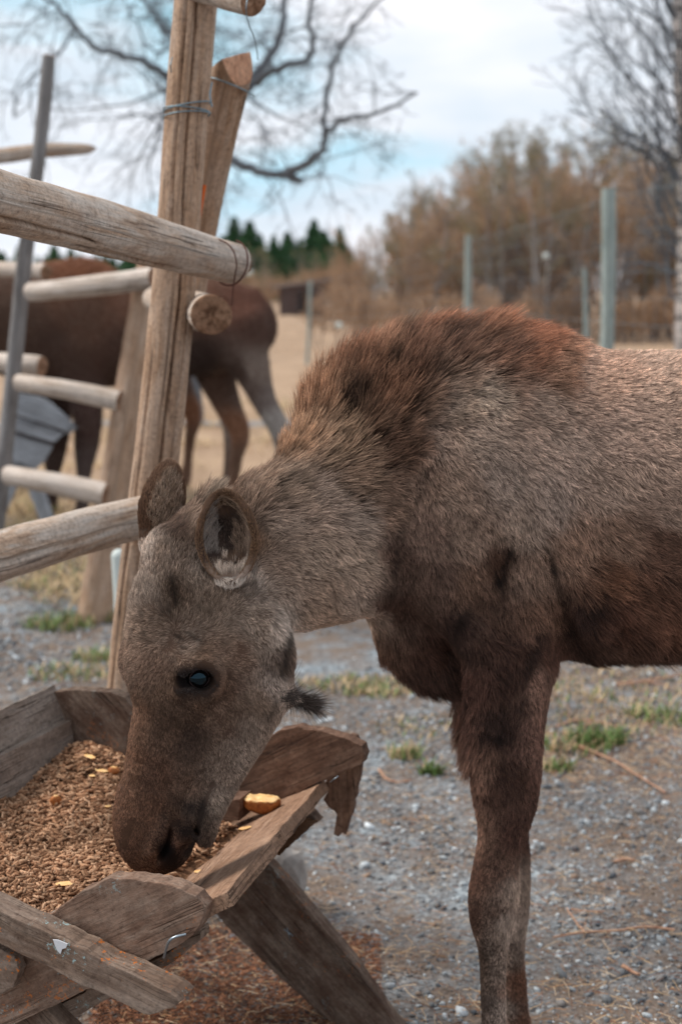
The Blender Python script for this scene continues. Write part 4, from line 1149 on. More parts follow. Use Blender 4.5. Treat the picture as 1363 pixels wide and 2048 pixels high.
# ------------------------------------------------------------------ trees
def grow(g, start, d, L, r, depth, droop, out, spread=.55, kids=(4, 7), shrink=.55, wig=.16):
    n = max(4, int(5 + L * 1.5)) if depth > 0 else 4
    pts = [np.array(start)]; d = np.array(d, dtype=float); d /= np.linalg.norm(d)
    for k in range(n - 1):
        d = d + g.normal(0, wig, 3) + np.array([0, 0, droop])
        d /= np.linalg.norm(d)
        pts.append(pts[-1] + d * L / (n - 1))
    rad = np.linspace(r, r * .35, n)
    out.append((depth, np.array(pts), rad))
    if depth > 0:
        for _ in range(g.integers(*kids)):
            f = .2 + .78 * g.random(); i = min(int(f * (n - 1)), n - 2)
            p = pts[i] + (pts[i + 1] - pts[i]) * (f * (n - 1) - i)
            ax = pts[i + 1] - pts[i]; ax /= np.linalg.norm(ax)
            side = g.normal(0, 1, 3); side -= ax * side.dot(ax); side /= np.linalg.norm(side)
            nd = ax * (1 - spread) + side * spread
            grow(g, p, nd, L * shrink * (.6 + .6 * g.random()) * (1.15 - .5 * f), rad[i] * .5, depth - 1, droop, out, spread, kids, shrink, wig)

def leaf_faces(g, P0, size, flat=.0):
    n = len(P0)
    a = g.normal(0, 1, (n, 3)); a /= np.linalg.norm(a, axis=1)[:, None]
    b = g.normal(0, 1, (n, 3)); b -= a * (a * b).sum(axis=1)[:, None]; b /= np.linalg.norm(b, axis=1)[:, None]
    s = (size * (.5 + g.random(n)))[:, None]
    V = np.stack([P0 - a * s, P0 + b * s * .5, P0 + a * s, P0 - b * s * .5], axis=1).reshape(-1, 3)
    return V, (np.arange(n)[:, None] * 4 + np.arange(4)[None])

m_bark = wood_bark('grey_bark', srgb(74, 78, 84), srgb(116, 120, 126))
m_brown_bark = wood_bark('brown_bark', srgb(104, 90, 82), srgb(150, 134, 122))
def leaf_mat(name, c0, c1):
    M = Mat(name, rough=.8, spec=.15); M.color(M.ramp(M.island(), [(0, c0), (1, c1)])); return M.m
m_rust = leaf_mat('rusty_twigs', srgb(124, 100, 82), srgb(206, 172, 140))
m_olive = leaf_mat('olive_buds', srgb(98, 92, 70), srgb(158, 146, 116))
m_needle = leaf_mat('spruce_needles', srgb(36, 66, 50), srgb(86, 124, 84))

def split_tree(root, out, bark, fine, leafsize, leaves, g, min_depth=1, sides=4, fine_r=None):
    thick = [(p, r) for d, p, r in out if d >= min_depth]
    V, F = tube_arrays(thick, sides); mesh_fast('trunk', V, F, bark, root, True)
    thin = [(p, r) for d, p, r in out if d < min_depth]
    V, F = tube_arrays(thin, 3)
    if leaves:
        pts = np.concatenate([p[1:] for d, p, r in out if d < min_depth])
        P0 = pts[g.integers(0, len(pts), leaves)] + g.normal(0, leafsize * 1.2, (leaves, 3))
        LV, LF = leaf_faces(g, P0, leafsize)
        F = np.concatenate([F, LF + len(V)]); V = np.concatenate([V, LV])
    mesh_fast('crown', V, F, fine, root, False)

def copy_tree(o, parent=None):
    c = o.copy(); sc.collection.objects.link(c)
    if parent is not None:
        m = o.matrix_parent_inverse.copy(); c.parent = parent; c.matrix_parent_inverse = m
    for ch in list(o.children): copy_tree(ch, c)
    return c

# the big bare birch behind the corner post: limbs follow the photograph
TY = 15.0
g = np.random.default_rng(21)
birch = empty('bare_tree', P(385, 700, TY) * 1.0, 'large bare birch with black crooked limbs rising behind the log corner post', 'tree')
birch.location.z = 0
def limb(pts, r0, r1):
    q = catmull([tuple(P(a, b, TY + dy)) for a, b, dy in pts], 5)
    q += g.normal(0, .012, q.shape)
    return q, np.linspace(r0, r1, len(q)) * .78
limbs = [limb([(386, 860, 0), (385, 600, 0), (384, 400, 0), (388, 200, 0), (392, 0, 0), (398, -300, 0), (402, -700, .5)], .13, .06),
         limb([(384, 345, 0), (440, 318, -.3), (500, 336, -.5), (560, 350, -.6), (606, 363, -.7)], .075, .04),
         limb([(560, 348, -.6), (610, 330, -.8), (645, 296, -.9), (655, 262, -1), (700, 235, -1.2), (765, 226, -1.3), (835, 185, -1.5)], .058, .016),
         limb([(388, 300, 0), (440, 235, 0), (500, 172, .3), (540, 112, .5), (560, 62, .6), (572, -20, .8), (590, -160, 1)], .08, .035),
         limb([(505, 168, .3), (555, 138, 0), (612, 120, -.2), (624, 80, -.3), (618, 34, -.4), (640, -40, -.6)], .055, .022),
         limb([(650, 266, -1), (652, 200, -1), (664, 140, -1.1), (690, 80, -1.3), (740, 20, -1.5), (800, -30, -1.7)], .035, .012),
         limb([(386, 250, 0), (350, 170, -.2), (290, 128, -.4), (240, 108, -.5), (192, 98, -.6), (160, 62, -.7), (120, 20, -.9), (60, -30, -1)], .055, .018),
         limb([(150, 58, -.7), (130, 95, -.8), (90, 130, -1), (40, 190, -1.1), (30, 240, -1.2)], .02, .008),
         limb([(388, 140, 0), (350, 92, .3), (322, 50, .5), (300, 16, .6), (240, -40, .8)], .04, .016),
         limb([(350, 92, .3), (300, 100, .2), (270, 40, .1), (250, 10, 0)], .02, .008),
         limb([(386, 310, 0), (330, 240, .5), (290, 230, .8), (230, 230, 1)], .03, .01),
         limb([(606, 363, -.7), (570, 352, -.7)], .03, .03)]
V, F = tube_arrays(limbs, 7)
mesh_fast('trunk', V, F, m_bark, birch, True)
out = []
for q, r in limbs[1:]:
    L = np.linalg.norm(np.diff(q, axis=0), axis=1).sum()
    for _ in range(int(L * 8)):
        i = g.integers(1, len(q))
        d = g.normal(0, 1, 3) * [1, .8, .8]; d[2] += .1
        grow(g, q[i], d, .3 + .85 * g.random(), .008, 2, -.09, out, .6, (3, 6), .5, .24)
for _ in range(34):
    i = g.integers(10, len(limbs[0][0])); d = g.normal(0, 1, 3)
    grow(g, limbs[0][0][i], d, .8 + 1.3 * g.random(), .018, 2, -.06, out, .55, (3, 7), .55, .2)
V, F = tube_arrays([(p, np.maximum(r, .0022)) for d, p, r in out], 3)
mesh_fast('twigs', V, F, m_bark, birch, False)

# white-stemmed birch at the right edge
g = np.random.default_rng(5)
bx = P(1366, 690, 15)
tree = empty('birch_tree', (bx.x, 15, 0), 'white-stemmed bare birch cut by the right edge of the photo', 'tree')
M = Mat('birch_bark', rough=.7)
M.color(M.mix(M.ramp(M.noise(M.coord('Object', (1, 1, 7)), 5, 5), [(.48, (0, 0, 0)), (.6, (1, 1, 1))]), srgb(206, 196, 190), srgb(60, 54, 52)))
q = catmull([tuple(P(1374, 930, 15)), tuple(P(1367, 690, 15)), tuple(P(1371, 500, 15)), tuple(P(1370, 300, 15)), tuple(P(1360, 100, 15)), tuple(P(1352, -200, 15)), tuple(P(1345, -500, 15))], 6)
V, F = tube_arrays([(q, np.linspace(.115, .045, len(q)))], 8); mesh_fast('trunk', V, F, M.m, tree, True)
out = []
for k in range(74):
    i = g.integers(8, len(q)); a = g.random() * 6.28
    grow(g, q[i], (math.cos(a), math.sin(a) * .7, .9), 1.0 + .9 * g.random(), .022, 2, .01, out, .45, (5, 9), .55, .16)
V, F = tube_arrays([(p, np.maximum(r, .003)) for d, p, r in out], 3)
mesh_fast('crown', V, F, m_bark, tree, False)

# thicket: a few kinds of small bare trees, copied
def proto(seed, H, stems, bark, fine, leaves, leafsize, spread=.42, depth=3, up=.02):
    g = np.random.default_rng(seed)
    root = empty('thicket_tree', (0, 0, 0), None, 'tree')
    out = []
    for s in range(stems):
        a = g.random() * 6.28; t = .10 + .16 * g.random() if stems > 1 else .03
        grow(g, (math.cos(a) * .15 * (stems > 1), math.sin(a) * .15, 0), (math.cos(a) * t, math.sin(a) * t, 1), H * (.75 + .25 * g.random()), H * (.015 if stems == 1 else .011), depth, up, out, spread, (8, 12), .42, .07)
    split_tree(root, out, bark, fine, leafsize, leaves, g, 2, 4)
    return root
m_stem = wood_bark('pale_stem', srgb(112, 106, 104), srgb(158, 150, 146))
PR = {'rust': [proto(31, 5.0, 5, m_brown_bark, m_rust, 1900, .04, .30), proto(32, 4.2, 6, m_brown_bark, m_rust, 1900, .04, .32), proto(33, 5.6, 4, m_brown_bark, m_rust, 1900, .04, .30)],
      'olive': [proto(41, 7.5, 1, m_stem, m_olive, 1500, .04, .36), proto(42, 7.0, 2, m_stem, m_olive, 1500, .04, .36)],
      'low': [proto(51, 2.6, 6, m_brown_bark, m_rust, 1800, .045, .4, 2)]}
LB = {'rust': ('rusty brown leafless tree, one of the dense thicket behind the wire fence', 'rusty thicket trees behind the wire fence'),
      'olive': ('taller olive-grey bare tree standing up out of the rusty thicket', 'taller bare trees above the thicket'),
      'low': ('low tangled brown bush along the far edge of the dry field', 'low bushes along the field edge')}
used = set()
def plant(kind, px, Y, top_py, k):
    src = PR[kind][k % len(PR[kind])]
    key = (kind, k % len(PR[kind]))
    o = src if key not in used else copy_tree(src)
    used.add(key)
    hgt = (P(px, top_py, Y).z)
    base = {'rust': (5.0, 4.2, 5.6), 'olive': (7.5, 7.0), 'low': (2.6,)}[kind][k % len(PR[kind])]
    s = hgt / base
    o.location = (P(px, 600, Y).x, Y, -.05); o.scale = (s * 1.05, s * 1.05, s)
    o.rotation_euler = (0, 0, rnd.random() * 6.28)
    o['label'], o['group'] = LB[kind]; o['category'] = 'bush' if kind == 'low' else 'tree'
    o.name = 'thicket_tree' if kind != 'low' else 'bush'
def skyline(px):
    return float(np.interp(px, [650, 700, 760, 830, 900, 960, 1020, 1060, 1120, 1180, 1240, 1300, 1400, 1500, 1700], [545, 480, 410, 375, 370, 330, 305, 275, 275, 280, 305, 330, 310, 300, 310]))
k = 0
for px in (742, 812, 868, 985, 1048, 1092, 1150, 1290, 1340):
    plant('olive', px, 38 + rnd.uniform(-2, 2), skyline(px) + 18, k); k += 1
for px in range(705, 1560, 34):
    plant('rust', px + rnd.uniform(-12, 12), 40 + rnd.uniform(-3, 3), skyline(px) + 85 + rnd.uniform(-25, 30), k); k += 1
for px in range(700, 1560, 42):
    plant('rust', px + rnd.uniform(-14, 14), 48 + rnd.uniform(-3, 3), skyline(px) + 28 + rnd.uniform(-20, 30), k); k += 1
for px in list(range(775, 900, 38)) + list(range(970, 1560, 26)):
    plant('olive', px + rnd.uniform(-14, 14), 56 + rnd.uniform(-4, 4), skyline(px) + rnd.uniform(-14, 22), k); k += 1
for px in range(640, 1560, 40):
    plant('low', px + rnd.uniform(-14, 14), 36 + rnd.uniform(-2, 2), 575 + rnd.uniform(-5, 30), k); k += 1
for px in range(430, 720, 22):
    plant('low', px + rnd.uniform(-8, 8), 74 + rnd.uniform(-4, 12), 545 + rnd.uniform(-20, 18), k); k += 1
for px in range(440, 720, 36):
    plant('olive', px + rnd.uniform(-8, 8), 92 + rnd.uniform(-4, 12), 505 + rnd.uniform(-14, 22), k); k += 1

# far spruces
def conifer(seed):
    g = np.random.default_rng(seed)
    root = empty('spruce_tree', (0, 0, 0), None, 'tree')
    V, F = tube_arrays([(np.array([[0, 0, 0], [0, 0, 5], [0, 0, 10.]]), np.array([.16, .1, .02]))], 5)
    mesh_fast('trunk', V, F, m_brown_bark, root, True)
    n = 3800; t = g.random(n) ** .8
    R = 2.0 * (1 - t) ** .8 * (.45 + .55 * np.sqrt(g.random(n))) * (1 + .25 * np.sin(t * 60))
    a = g.random(n) * 6.28
    R *= 1 + .25 * np.sin(a * 3 + t * 9)
    P0 = np.stack([R * np.cos(a), R * np.sin(a), 1.0 + 9.0 * t - R * .25], axis=1)
    LV, LF = leaf_faces(g, P0, .24)
    mesh_fast('crown', LV, LF, m_needle, root, False)
    return root
cf = [conifer(1), conifer(2)]
spots = [(446, 462), (470, 455), (500, 450), (522, 458), (548, 448), (575, 462), (600, 470), (628, 452), (648, 470), (680, 458), (700, 486), (412, 470), (640, 478)] + \
        [(x, 505 + 14 * math.sin(x * .11)) for x in range(-60, 330, 17)]
for n_, (px, py) in enumerate(spots):
    o = cf[n_ % 2] if n_ < 2 else copy_tree(cf[n_ % 2])
    Y = 150 + 22 * math.sin(n_ * 2.1)
    s = P(px, py, Y).z / 10.0 * (.85 + .3 * rnd.random())
    o.location = (P(px, 570, Y).x, Y, -.1); o.scale = (s * (1.2 + .5 * (n_ % 3) / 2),) * 2 + (s,); o.rotation_euler = (0, 0, n_ * 1.3)
    if px > 400: o['label'], o['group'] = 'dark spruce on the skyline between the log corner and the thicket', 'spruces right of the log corner'
    else: o['label'], o['group'] = 'dark spruce in the low skyline row behind the standing moose', 'spruces behind the standing moose'
    o['category'] = 'tree'

# small shed far off
sh = empty('shed', (0, 0, 0), 'small dark wooden shed at the far edge of the field', 'shed')
def box(name, c, s, mat, parent, rz=0.0):
    bm = bmesh.new(); bmesh.ops.create_cube(bm, size=1)
    for v in bm.verts: v.co = Matrix.Rotation(rz, 4, 'Z') @ Vector((v.co.x * s[0], v.co.y * s[1], v.co.z * s[2])) + Vector(c)
    me = bpy.data.meshes.new(name); bm.to_mesh(me); bm.free(); me.materials.append(mat)
    o = bpy.data.objects.new(name, me); link(o)
    if parent is not None: set_parent(o, parent)
    return o
m_dark = wood_bark('dark_boards', srgb(70, 58, 56), srgb(96, 80, 76))
c = P(604, 600, 72); x0 = c.x
box('wall', (x0, 72, .75), (2.2, 2.0, 1.6), m_dark, sh)
V = [(x0 - 1.4, 70.8, 1.35), (x0 + 1.5, 70.8, 1.75), (x0 + 1.5, 73.2, 1.75), (x0 - 1.4, 73.2, 1.35)]
V += [(a, b, d + .14) for a, b, d in V]
mesh_fast('roof', V, [(0, 3, 2, 1), (4, 5, 6, 7), (0, 1, 5, 4), (1, 2, 6, 5), (2, 3, 7, 6), (3, 0, 4, 7)], wood_bark('shed_roof', srgb(108, 96, 94), srgb(130, 118, 114)), sh)
box('door', (x0 + .2, 70.97, .6), (.8, .06, 1.2), wood_bark('shed_door', srgb(40, 34, 34), srgb(56, 46, 44)), sh)
# ------------------------------------------------------------------ weathered timber
def wood_material(name, base, dark, pale, weather=.5, lichen=0.0, dirt=0.0, grain=1.0):
    M = Mat(name, rough=.85, spec=.2)
    w = M.uvz('wood', (1, 1, 1))
    def stretch(sx, sy):
        m = M.n.new('ShaderNodeMapping'); m.inputs['Scale'].default_value = (sx, sy, sy); M.l.new(w, m.inputs[0]); return m.outputs[0]
    fib = M.noise(stretch(12, 230), 1, 5, .7, .5)
    band = M.noise(stretch(4.5, 34), 1, 5, .65, 1.2)
    blot = M.noise(stretch(5, 11), 1, 5, .6)
    blot2 = M.noise(stretch(14, 26), 1, 5, .7)
    c = M.ramp(band, [(.25, dark), (.48, base), (.75, pale)])
    c = M.mix(M.math('MULTIPLY', M.ramp(blot, [(.4, (0, 0, 0)), (.66, (1, 1, 1))]), weather), c, pale)
    spk = M.noise(w, 110, 5, .8)
    c = M.mix(.75, c, M.ramp(spk, [(.32, (.42, .38, .36)), (.46, (1, 1, 1)), (.70, (1.5, 1.46, 1.42))]), 'MULTIPLY')
    c = M.mix(.8, c, M.ramp(fib, [(.25, (.6, .58, .57)), (.5, (1, 1, 1)), (.8, (1.22, 1.2, 1.18))]), 'MULTIPLY')
    # hair cracks along the grain
    cr = M.noise(stretch(1.1, 60), 1, 3, .5, .6)
    crk = M.ramp(cr, [(.484, (1, 1, 1)), (.497, (.12, .10, .09)), (.503, (.12, .10, .09)), (.516, (1, 1, 1))])
    gate = M.ramp(M.noise(stretch(2.5, 9), 1, 3), [(.45, (0, 0, 0)), (.6, (1, 1, 1))])
    c = M.mix(M.math('MULTIPLY', gate, .85), c, M.mix(1.0, c, crk, 'MULTIPLY'))
    if dirt:
        c = M.mix(M.math('MULTIPLY', M.ramp(blot2, [(.42, (0, 0, 0)), (.6, (1, 1, 1))]), dirt), c, srgb(70, 44, 32))
    if lichen:
        lm = M.ramp(M.math('MULTIPLY', M.noise(w, 120, 5, .75), M.noise(w, 12, 3, .6)), [(.362, (0, 0, 0)), (.38, (1, 1, 1))])
        c = M.mix(M.math('MULTIPLY', lm, lichen), c, srgb(206, 112, 30))
        m2 = M.n.new('ShaderNodeMapping'); m2.inputs['Location'].default_value = (3.1, 1.7, .4); M.l.new(w, m2.inputs[0])
        l2 = M.ramp(M.math('MULTIPLY', M.noise(m2.outputs[0], 130, 5, .8), M.noise(m2.outputs[0], 13, 3, .6)), [(.355, (0, 0, 0)), (.375, (1, 1, 1))])
        c = M.mix(M.math('MULTIPLY', l2, lichen), c, srgb(150, 172, 172))
    M.color(c)
    h = M.mix(.5, M.mix(.5, M.mix(.5, fib, spk), band), M.mix(gate, (1, 1, 1, 1), crk))
    M.bump(h, .8 * grain, .009)
    return M.m

def endgrain_material(name, a, b):
    M = Mat(name, rough=.9, spec=.15)
    w = M.uvz('wood', (1, 1, 1))
    sep = M.n.new('ShaderNodeSeparateXYZ'); M.l.new(w, sep.inputs[0])
    r = M.math('SQRT', M.math('ADD', M.math('POWER', sep.outputs[1], 2.0), M.math('POWER', sep.outputs[2], 2.0)))
    r = M.math('ADD', r, M.math('MULTIPLY', M.noise(w, 30, 3), .012))
    rings = M.math('SINE', M.math('MULTIPLY', r, 1500.0))
    c = M.mix(M.ramp(rings, [(0, (.35, .35, .35)), (1, (.75, .75, .75))]), a, b)
    blot = M.ramp(M.noise(w, 45, 5, .7), [(.45, (1, 1, 1)), (.62, (.30, .25, .22))])
    M.color(M.mix(.85, c, blot, 'MULTIPLY'))
    M.bump(M.noise(w, 120, 5, .7), .6, .004)
    return M.m

m_post = wood_material('grey_brown_post', srgb(162, 132, 108), srgb(104, 80, 64), srgb(182, 162, 146), .45)
m_rail = wood_material('silver_rail', srgb(172, 148, 128), srgb(118, 92, 74), srgb(192, 184, 176), .7)
m_rail2 = wood_material('pale_rail', srgb(184, 168, 154), srgb(132, 112, 98), srgb(204, 194, 186), .7)
m_gpost = wood_material('grey_pole', srgb(116, 112, 110), srgb(76, 72, 72), srgb(142, 140, 140), .6)
m_end = endgrain_material('cut_end', srgb(172, 136, 110), srgb(120, 88, 68))
m_hewn = wood_material('hewn_end', srgb(186, 140, 112), srgb(140, 98, 76), srgb(200, 160, 134), .4)

def log(name, stations, mat, parent, seed=0, cap0=None, cap1=None, cracks=(), seg=28, step=.03, hew=0.0, taper_end=False, bumps=.05, knots=()):
    """stations: (px, py, Y, radius px). Real split cracks and knots are pressed into the surface."""
    S = np.array([(*P(a, b, c), r * mpp(a, b, c)) for a, b, c, r in stations])
    L = np.linalg.norm(np.diff(S[:, :3], axis=0), axis=1).sum()
    n = max(2, int(L / step / (len(S) - 1)))
    Q = catmull(S, n); pts, rad = Q[:, :3], Q[:, 3]
    m = len(pts)
    along = np.concatenate([[0], np.cumsum(np.linalg.norm(np.diff(pts, axis=0), axis=1))])
    t = np.gradient(pts, axis=0); t /= np.linalg.norm(t, axis=1)[:, None]
    cam_dir = np.array([0, -1.0, 0.0])
    u = cam_dir[None] - t * (t @ cam_dir)[:, None]; u /= np.linalg.norm(u, axis=1)[:, None]    # towards the yard
    v = np.cross(t, u)
    ang = np.linspace(0, 2 * np.pi, seg, endpoint=False)
    A, B = np.meshgrid(ang, along, indexing='xy')
    rr = 1 + bumps * (.6 * np.sin(B * 7 + 2 * np.sin(A + seed) + seed) + .5 * np.sin(2 * A + B * 3 + seed * 2) + .3 * np.sin(3 * A - B * 11 + seed))
    rr += bumps * .25 * np.sin(B * 34 + 3 * np.sin(A * 2 + seed))
    R = rad[:, None] * rr
    for (a0, b0, b1, wob, dep, wid) in cracks:
        ac = a0 + wob * np.sin(B * 4 + seed) + wob * .5 * np.sin(B * 13 + 1)
        da = np.abs((A - ac + np.pi) % (2 * np.pi) - np.pi)
        ends = np.clip((B - b0) / .05, 0, 1) * np.clip((b1 - B) / .05, 0, 1)
        R = R - dep * np.exp(-(da / wid) ** 2) * ends
    for (a0, b0, h) in knots:
        da = ((A - a0 + np.pi) % (2 * np.pi) - np.pi) * rad.mean()
        R = R + h * np.exp(-((da / .014) ** 2 + ((B - b0) / .018) ** 2)) - h * 1.3 * np.exp(-((da / .005) ** 2 + ((B - b0) / .006) ** 2))
    ring = pts[:, None] + R[..., None] * (u[:, None] * np.cos(ang)[None, :, None] + v[:, None] * np.sin(ang)[None, :, None])
    W = np.stack([B, A * rad.mean() + seed, 0 * A + seed * .37], axis=-1)
    if hew:                                          # roof-shaped axe cut at the far end of the list
        e = R[-1] * np.sin(ang + .5)
        for k, s in ((-1, 1.0), (-2, .5)):
            ring[k] -= t[-1][None] * (np.abs(e) * hew * s)[:, None]
    V = ring.reshape(-1, 3); Wt = W.reshape(-1, 3)
    i = np.arange(m - 1)[:, None] * seg; j = np.arange(seg)[None, :]; j2 = (j + 1) % seg
    F = np.stack([i + j, i + seg + j, i + seg + j2, i + j2], axis=-1).reshape(-1, 4)
    FM = np.zeros(len(F), dtype=int)
    mats = [mat, cap1 or m_end]
    for end, sgn in ((0, -1), (m - 1, 1)):
        base = len(V)
        fr = (1.0, .93, .6, .25)
        rings, ws = [], []
        for kf, f in enumerate(fr):
            push = (.10 if kf else 0) * rad[end] * (1 if not hew else 0)
            c = pts[end] + t[end] * sgn * push
            if hew and end == m - 1:
                e = R[end] * f * np.sin(ang + .5)
                q = pts[end] + f * (ring[end] - pts[end]); 
            else:
                q = c + (ring[end] - pts[end]) * f
                if kf >= 1: q = q + t[end][None] * sgn * (.0025 * np.sin(ang * 3 + seed) + .002 * np.sin(ang * 7 + kf))[:, None]
            rings.append(q)
            ws.append(np.stack([0 * ang + seed, R[end] * f * np.cos(ang), R[end] * f * np.sin(ang)], axis=-1))
        cen = pts[end] + t[end] * sgn * (.10 * rad[end] if not hew else 0)
        V = np.concatenate([V] + rings + [cen[None]]); Wt = np.concatenate([Wt] + ws + [np.array([[seed, 0, 0]])])
        for kf in range(len(fr) - 1):
            a_ = base + kf * seg + np.arange(seg); b_ = base + kf * seg + (np.arange(seg) + 1) % seg
            q = np.stack([a_, b_, b_ + seg, a_ + seg], axis=1)
            if sgn < 0: q = q[:, ::-1]
            F = np.concatenate([F, q]); FM = np.concatenate([FM, np.ones(seg, dtype=int)])
        ci = len(V) - 1; a_ = base + (len(fr) - 1) * seg + np.arange(0, seg, 2)
        q = np.stack([a_, base + (len(fr) - 1) * seg + (np.arange(0, seg, 2) + 1) % seg, base + (len(fr) - 1) * seg + (np.arange(0, seg, 2) + 2) % seg, np.full(len(a_), ci)], axis=1)
        if sgn < 0: q = q[:, ::-1]
        F = np.concatenate([F, q]); FM = np.concatenate([FM, np.ones(len(q), dtype=int)])
    return mesh_fast(name, V, F, None, parent, True, {'wood': ('FLOAT_VECTOR', Wt)}, mats, FM)

def wire(name, pts, r, mat, parent, sides=6, n=6):
    q = catmull([tuple(p) for p in pts], n)
    V, F = tube_arrays([(q, np.full(len(q), r))], sides)
    return mesh_fast(name, V, F, mat, parent, True)

M = Mat('blue_wire', rough=.45, spec=.5); M.color(srgb(120, 140, 150)); M.b.inputs['Metallic'].default_value = .6; m_wire = M.m
M = Mat('rusty_wire', rough=.8); M.color(srgb(86, 54, 44)); m_rwire = M.m
M = Mat('orange_strap', rough=.6); M.color(srgb(214, 98, 30)); m_strap = M.m
M = Mat('white_plastic', rough=.5); M.color(srgb(196, 204, 200)); m_white = M.m

# --- the corner of the log pen
pen = empty('log_fence', (P(225, 1700, 3.17).x, 3.17, 0), 'weathered log corner of the pen: leaning post with heavy round rails wired to it', 'fence')
log('post', [(402, -160, 3.17, 44), (391, 0, 3.17, 44), (372, 230, 3.17, 43), (354, 500, 3.17, 43), (337, 700, 3.17, 44), (314, 900, 3.17, 45), (290, 1100, 3.17, 46), (262, 1370, 3.17, 47), (238, 1650, 3.17, 48), (218, 1880, 3.17, 49)],
    m_post, pen, 1.0, cracks=((-.28, .05, 1.9, .10, .022, .055), (.25, .12, .75, .07, .012, .05), (.7, .9, 1.8, .06, .010, .05), (-.8, .3, 1.2, .08, .008, .05)), seg=96, step=.02, bumps=.035, knots=((.18, .60, .006), (-.5, 1.1, .005), (.5, .2, .004)))
log('rail', [(-260, 330, 1.98, 68), (-120, 368, 2.14, 66), (0, 403, 2.30, 61), (110, 432, 2.48, 58), (240, 466, 2.70, 54), (340, 492, 2.88, 48), (420, 514, 3.02, 44), (472, 528, 3.08, 41)],
    m_rail, pen, 2.3, cracks=((.55, .05, .62, .05, .016, .05), (.95, .55, .95, .05, .012, .05), (-.1, .2, .5, .05, .005, .04)), seg=84, step=.02, bumps=.04, knots=((.2, .42, .005), (.9, .98, .006), (-.2, .8, .004)))
log('rail', [(-200, 1195, 2.50, 56), (-60, 1135, 2.68, 54), (0, 1114, 2.76, 52), (80, 1090, 2.86, 49), (150, 1068, 2.96, 46), (230, 1046, 3.04, 44), (290, 1032, 3.08, 42)],
    m_rail, pen, 3.9, cracks=((.1, .1, .6, .08, .005, .04),), seg=56, step=.02, bumps=.05, knots=((.6, .5, .005),))
log('rail', [(423, 630, 3.05, 41), (398, 622, 3.35, 38), (368, 612, 3.8, 34), (335, 604, 4.4, 29), (310, 598, 5.2, 25)], m_rail, pen, 4.1, seg=40)
log('rail', [(505, 2, 3.0, 31), (460, -8, 3.05, 30), (420, -20, 3.1, 29), (330, -40, 3.2, 28)], m_rail, pen, 5.1, seg=32)
log('brace_pole', [(372, 640, 3.62, 30), (392, 500, 3.52, 34), (418, 360, 3.42, 37), (444, 230, 3.33, 40), (472, 110, 3.25, 42)], m_post, pen, 6.2, cap1=m_hewn, seg=48, hew=1.3, bumps=.03)
# wire turns
for k, yy in enumerate((214, 222, 232)):
    rr = 47 * mpp(372, yy, 3.17); c = P(373.5, yy, 3.17)
    wire('wire', [c + Vector((rr * math.sin(a), -rr * math.cos(a), .004 * math.sin(a + k) + .012 * math.sin(a) * (-1) ** k * .5)) for a in np.linspace(-2.6, 2.6, 14)], .0016, m_wire, pen)
rr = 45 * mpp(455, 160, 3.3)
c = P(462, 160, 3.28)
wire('wire', [c + Vector((rr * math.sin(a) * 1.02, -rr * math.cos(a), -.02 * math.sin(a) - .015)) for a in np.linspace(-1.8, 1.9, 10)], .0016, m_wire, pen)
wire('wire', [P(424, 165, 3.14), P(420, 190, 3.12), P(424, 214, 3.12)], .002, m_wire, pen)
wire('wire', [P(345, 115, 3.12), P(341, 130, 3.10), P(343, 145, 3.12)], .0015, m_wire, pen)
wire('wire', [P(496, -10, 2.95), P(492, 20, 2.94), P(498, 50, 3.0), P(510, 80, 3.1), P(516, 120, 3.2)], .0012, m_wire, pen)
rr = 44 * mpp(466, 525, 3.05); c = P(462, 526, 3.06)
t_ = (P(472, 528, 3.08) - P(420, 514, 3.02)).normalized(); u_ = Vector((0, -1, 0)); u_ = (u_ - t_ * u_.dot(t_)).normalized(); v_ = t_.cross(u_)
wire('wire', [c + (u_ * math.cos(a) + v_ * math.sin(a)) * rr * 1.03 for a in np.linspace(-1.6, 2.1, 12)], .002, m_rwire, pen)
wire('wire', [P(398, 462, 3.06), P(412, 470, 3.05), P(435, 478, 3.0), P(455, 488, 2.98), P(468, 505, 2.97), P(473, 530, 2.97), P(470, 550, 2.98), P(466, 580, 3.0), P(464, 612, 3.0)], .0016, m_rwire, pen)
wire('strap', [P(409, 370, 3.19), P(404, 400, 3.19), P(399, 430, 3.19), P(395, 466, 3.19)], .0045, m_strap, pen)

# --- the farther panel
pan = empty('log_fence', (P(185, 1240, 6.05).x, 6.05, 0), 'farther log panel, pale rails between a thin grey pole and a slanted post', 'fence')
log('pole', [(98, 113, 6.3, 13), (88, 220, 6.3, 14), (72, 360, 6.3, 14), (50, 520, 6.3, 15), (36, 650, 6.3, 15.5), (22, 800, 6.3, 16), (5, 950, 6.3, 17), (-18, 1140, 6.3, 18)], m_gpost, pan, 1.4, seg=20)
log('post', [(306, 520, 6.05, 28), (292, 600, 6.05, 29), (268, 740, 6.05, 31), (246, 880, 6.05, 32), (226, 1000, 6.05, 32), (205, 1120, 6.05, 33), (184, 1262, 6.05, 35)], m_post, pan, 2.4, seg=28)
log('rail', [(62, 583, 6.22, 19), (130, 578, 6.1, 20), (220, 568, 6.0, 22), (310, 556, 5.9, 23)], m_rail2, pan, 3.1, seg=24)
log('rail', [(38, 764, 6.2, 17), (110, 776, 6.1, 19), (180, 790, 6.05, 21), (243, 803, 6.0, 22)], m_rail2, pan, 3.7, seg=24)
log('rail', [(18, 950, 6.2, 20), (80, 962, 6.1, 22), (150, 976, 6.05, 23), (215, 990, 6.0, 24)], m_rail2, pan, 4.3, seg=24)
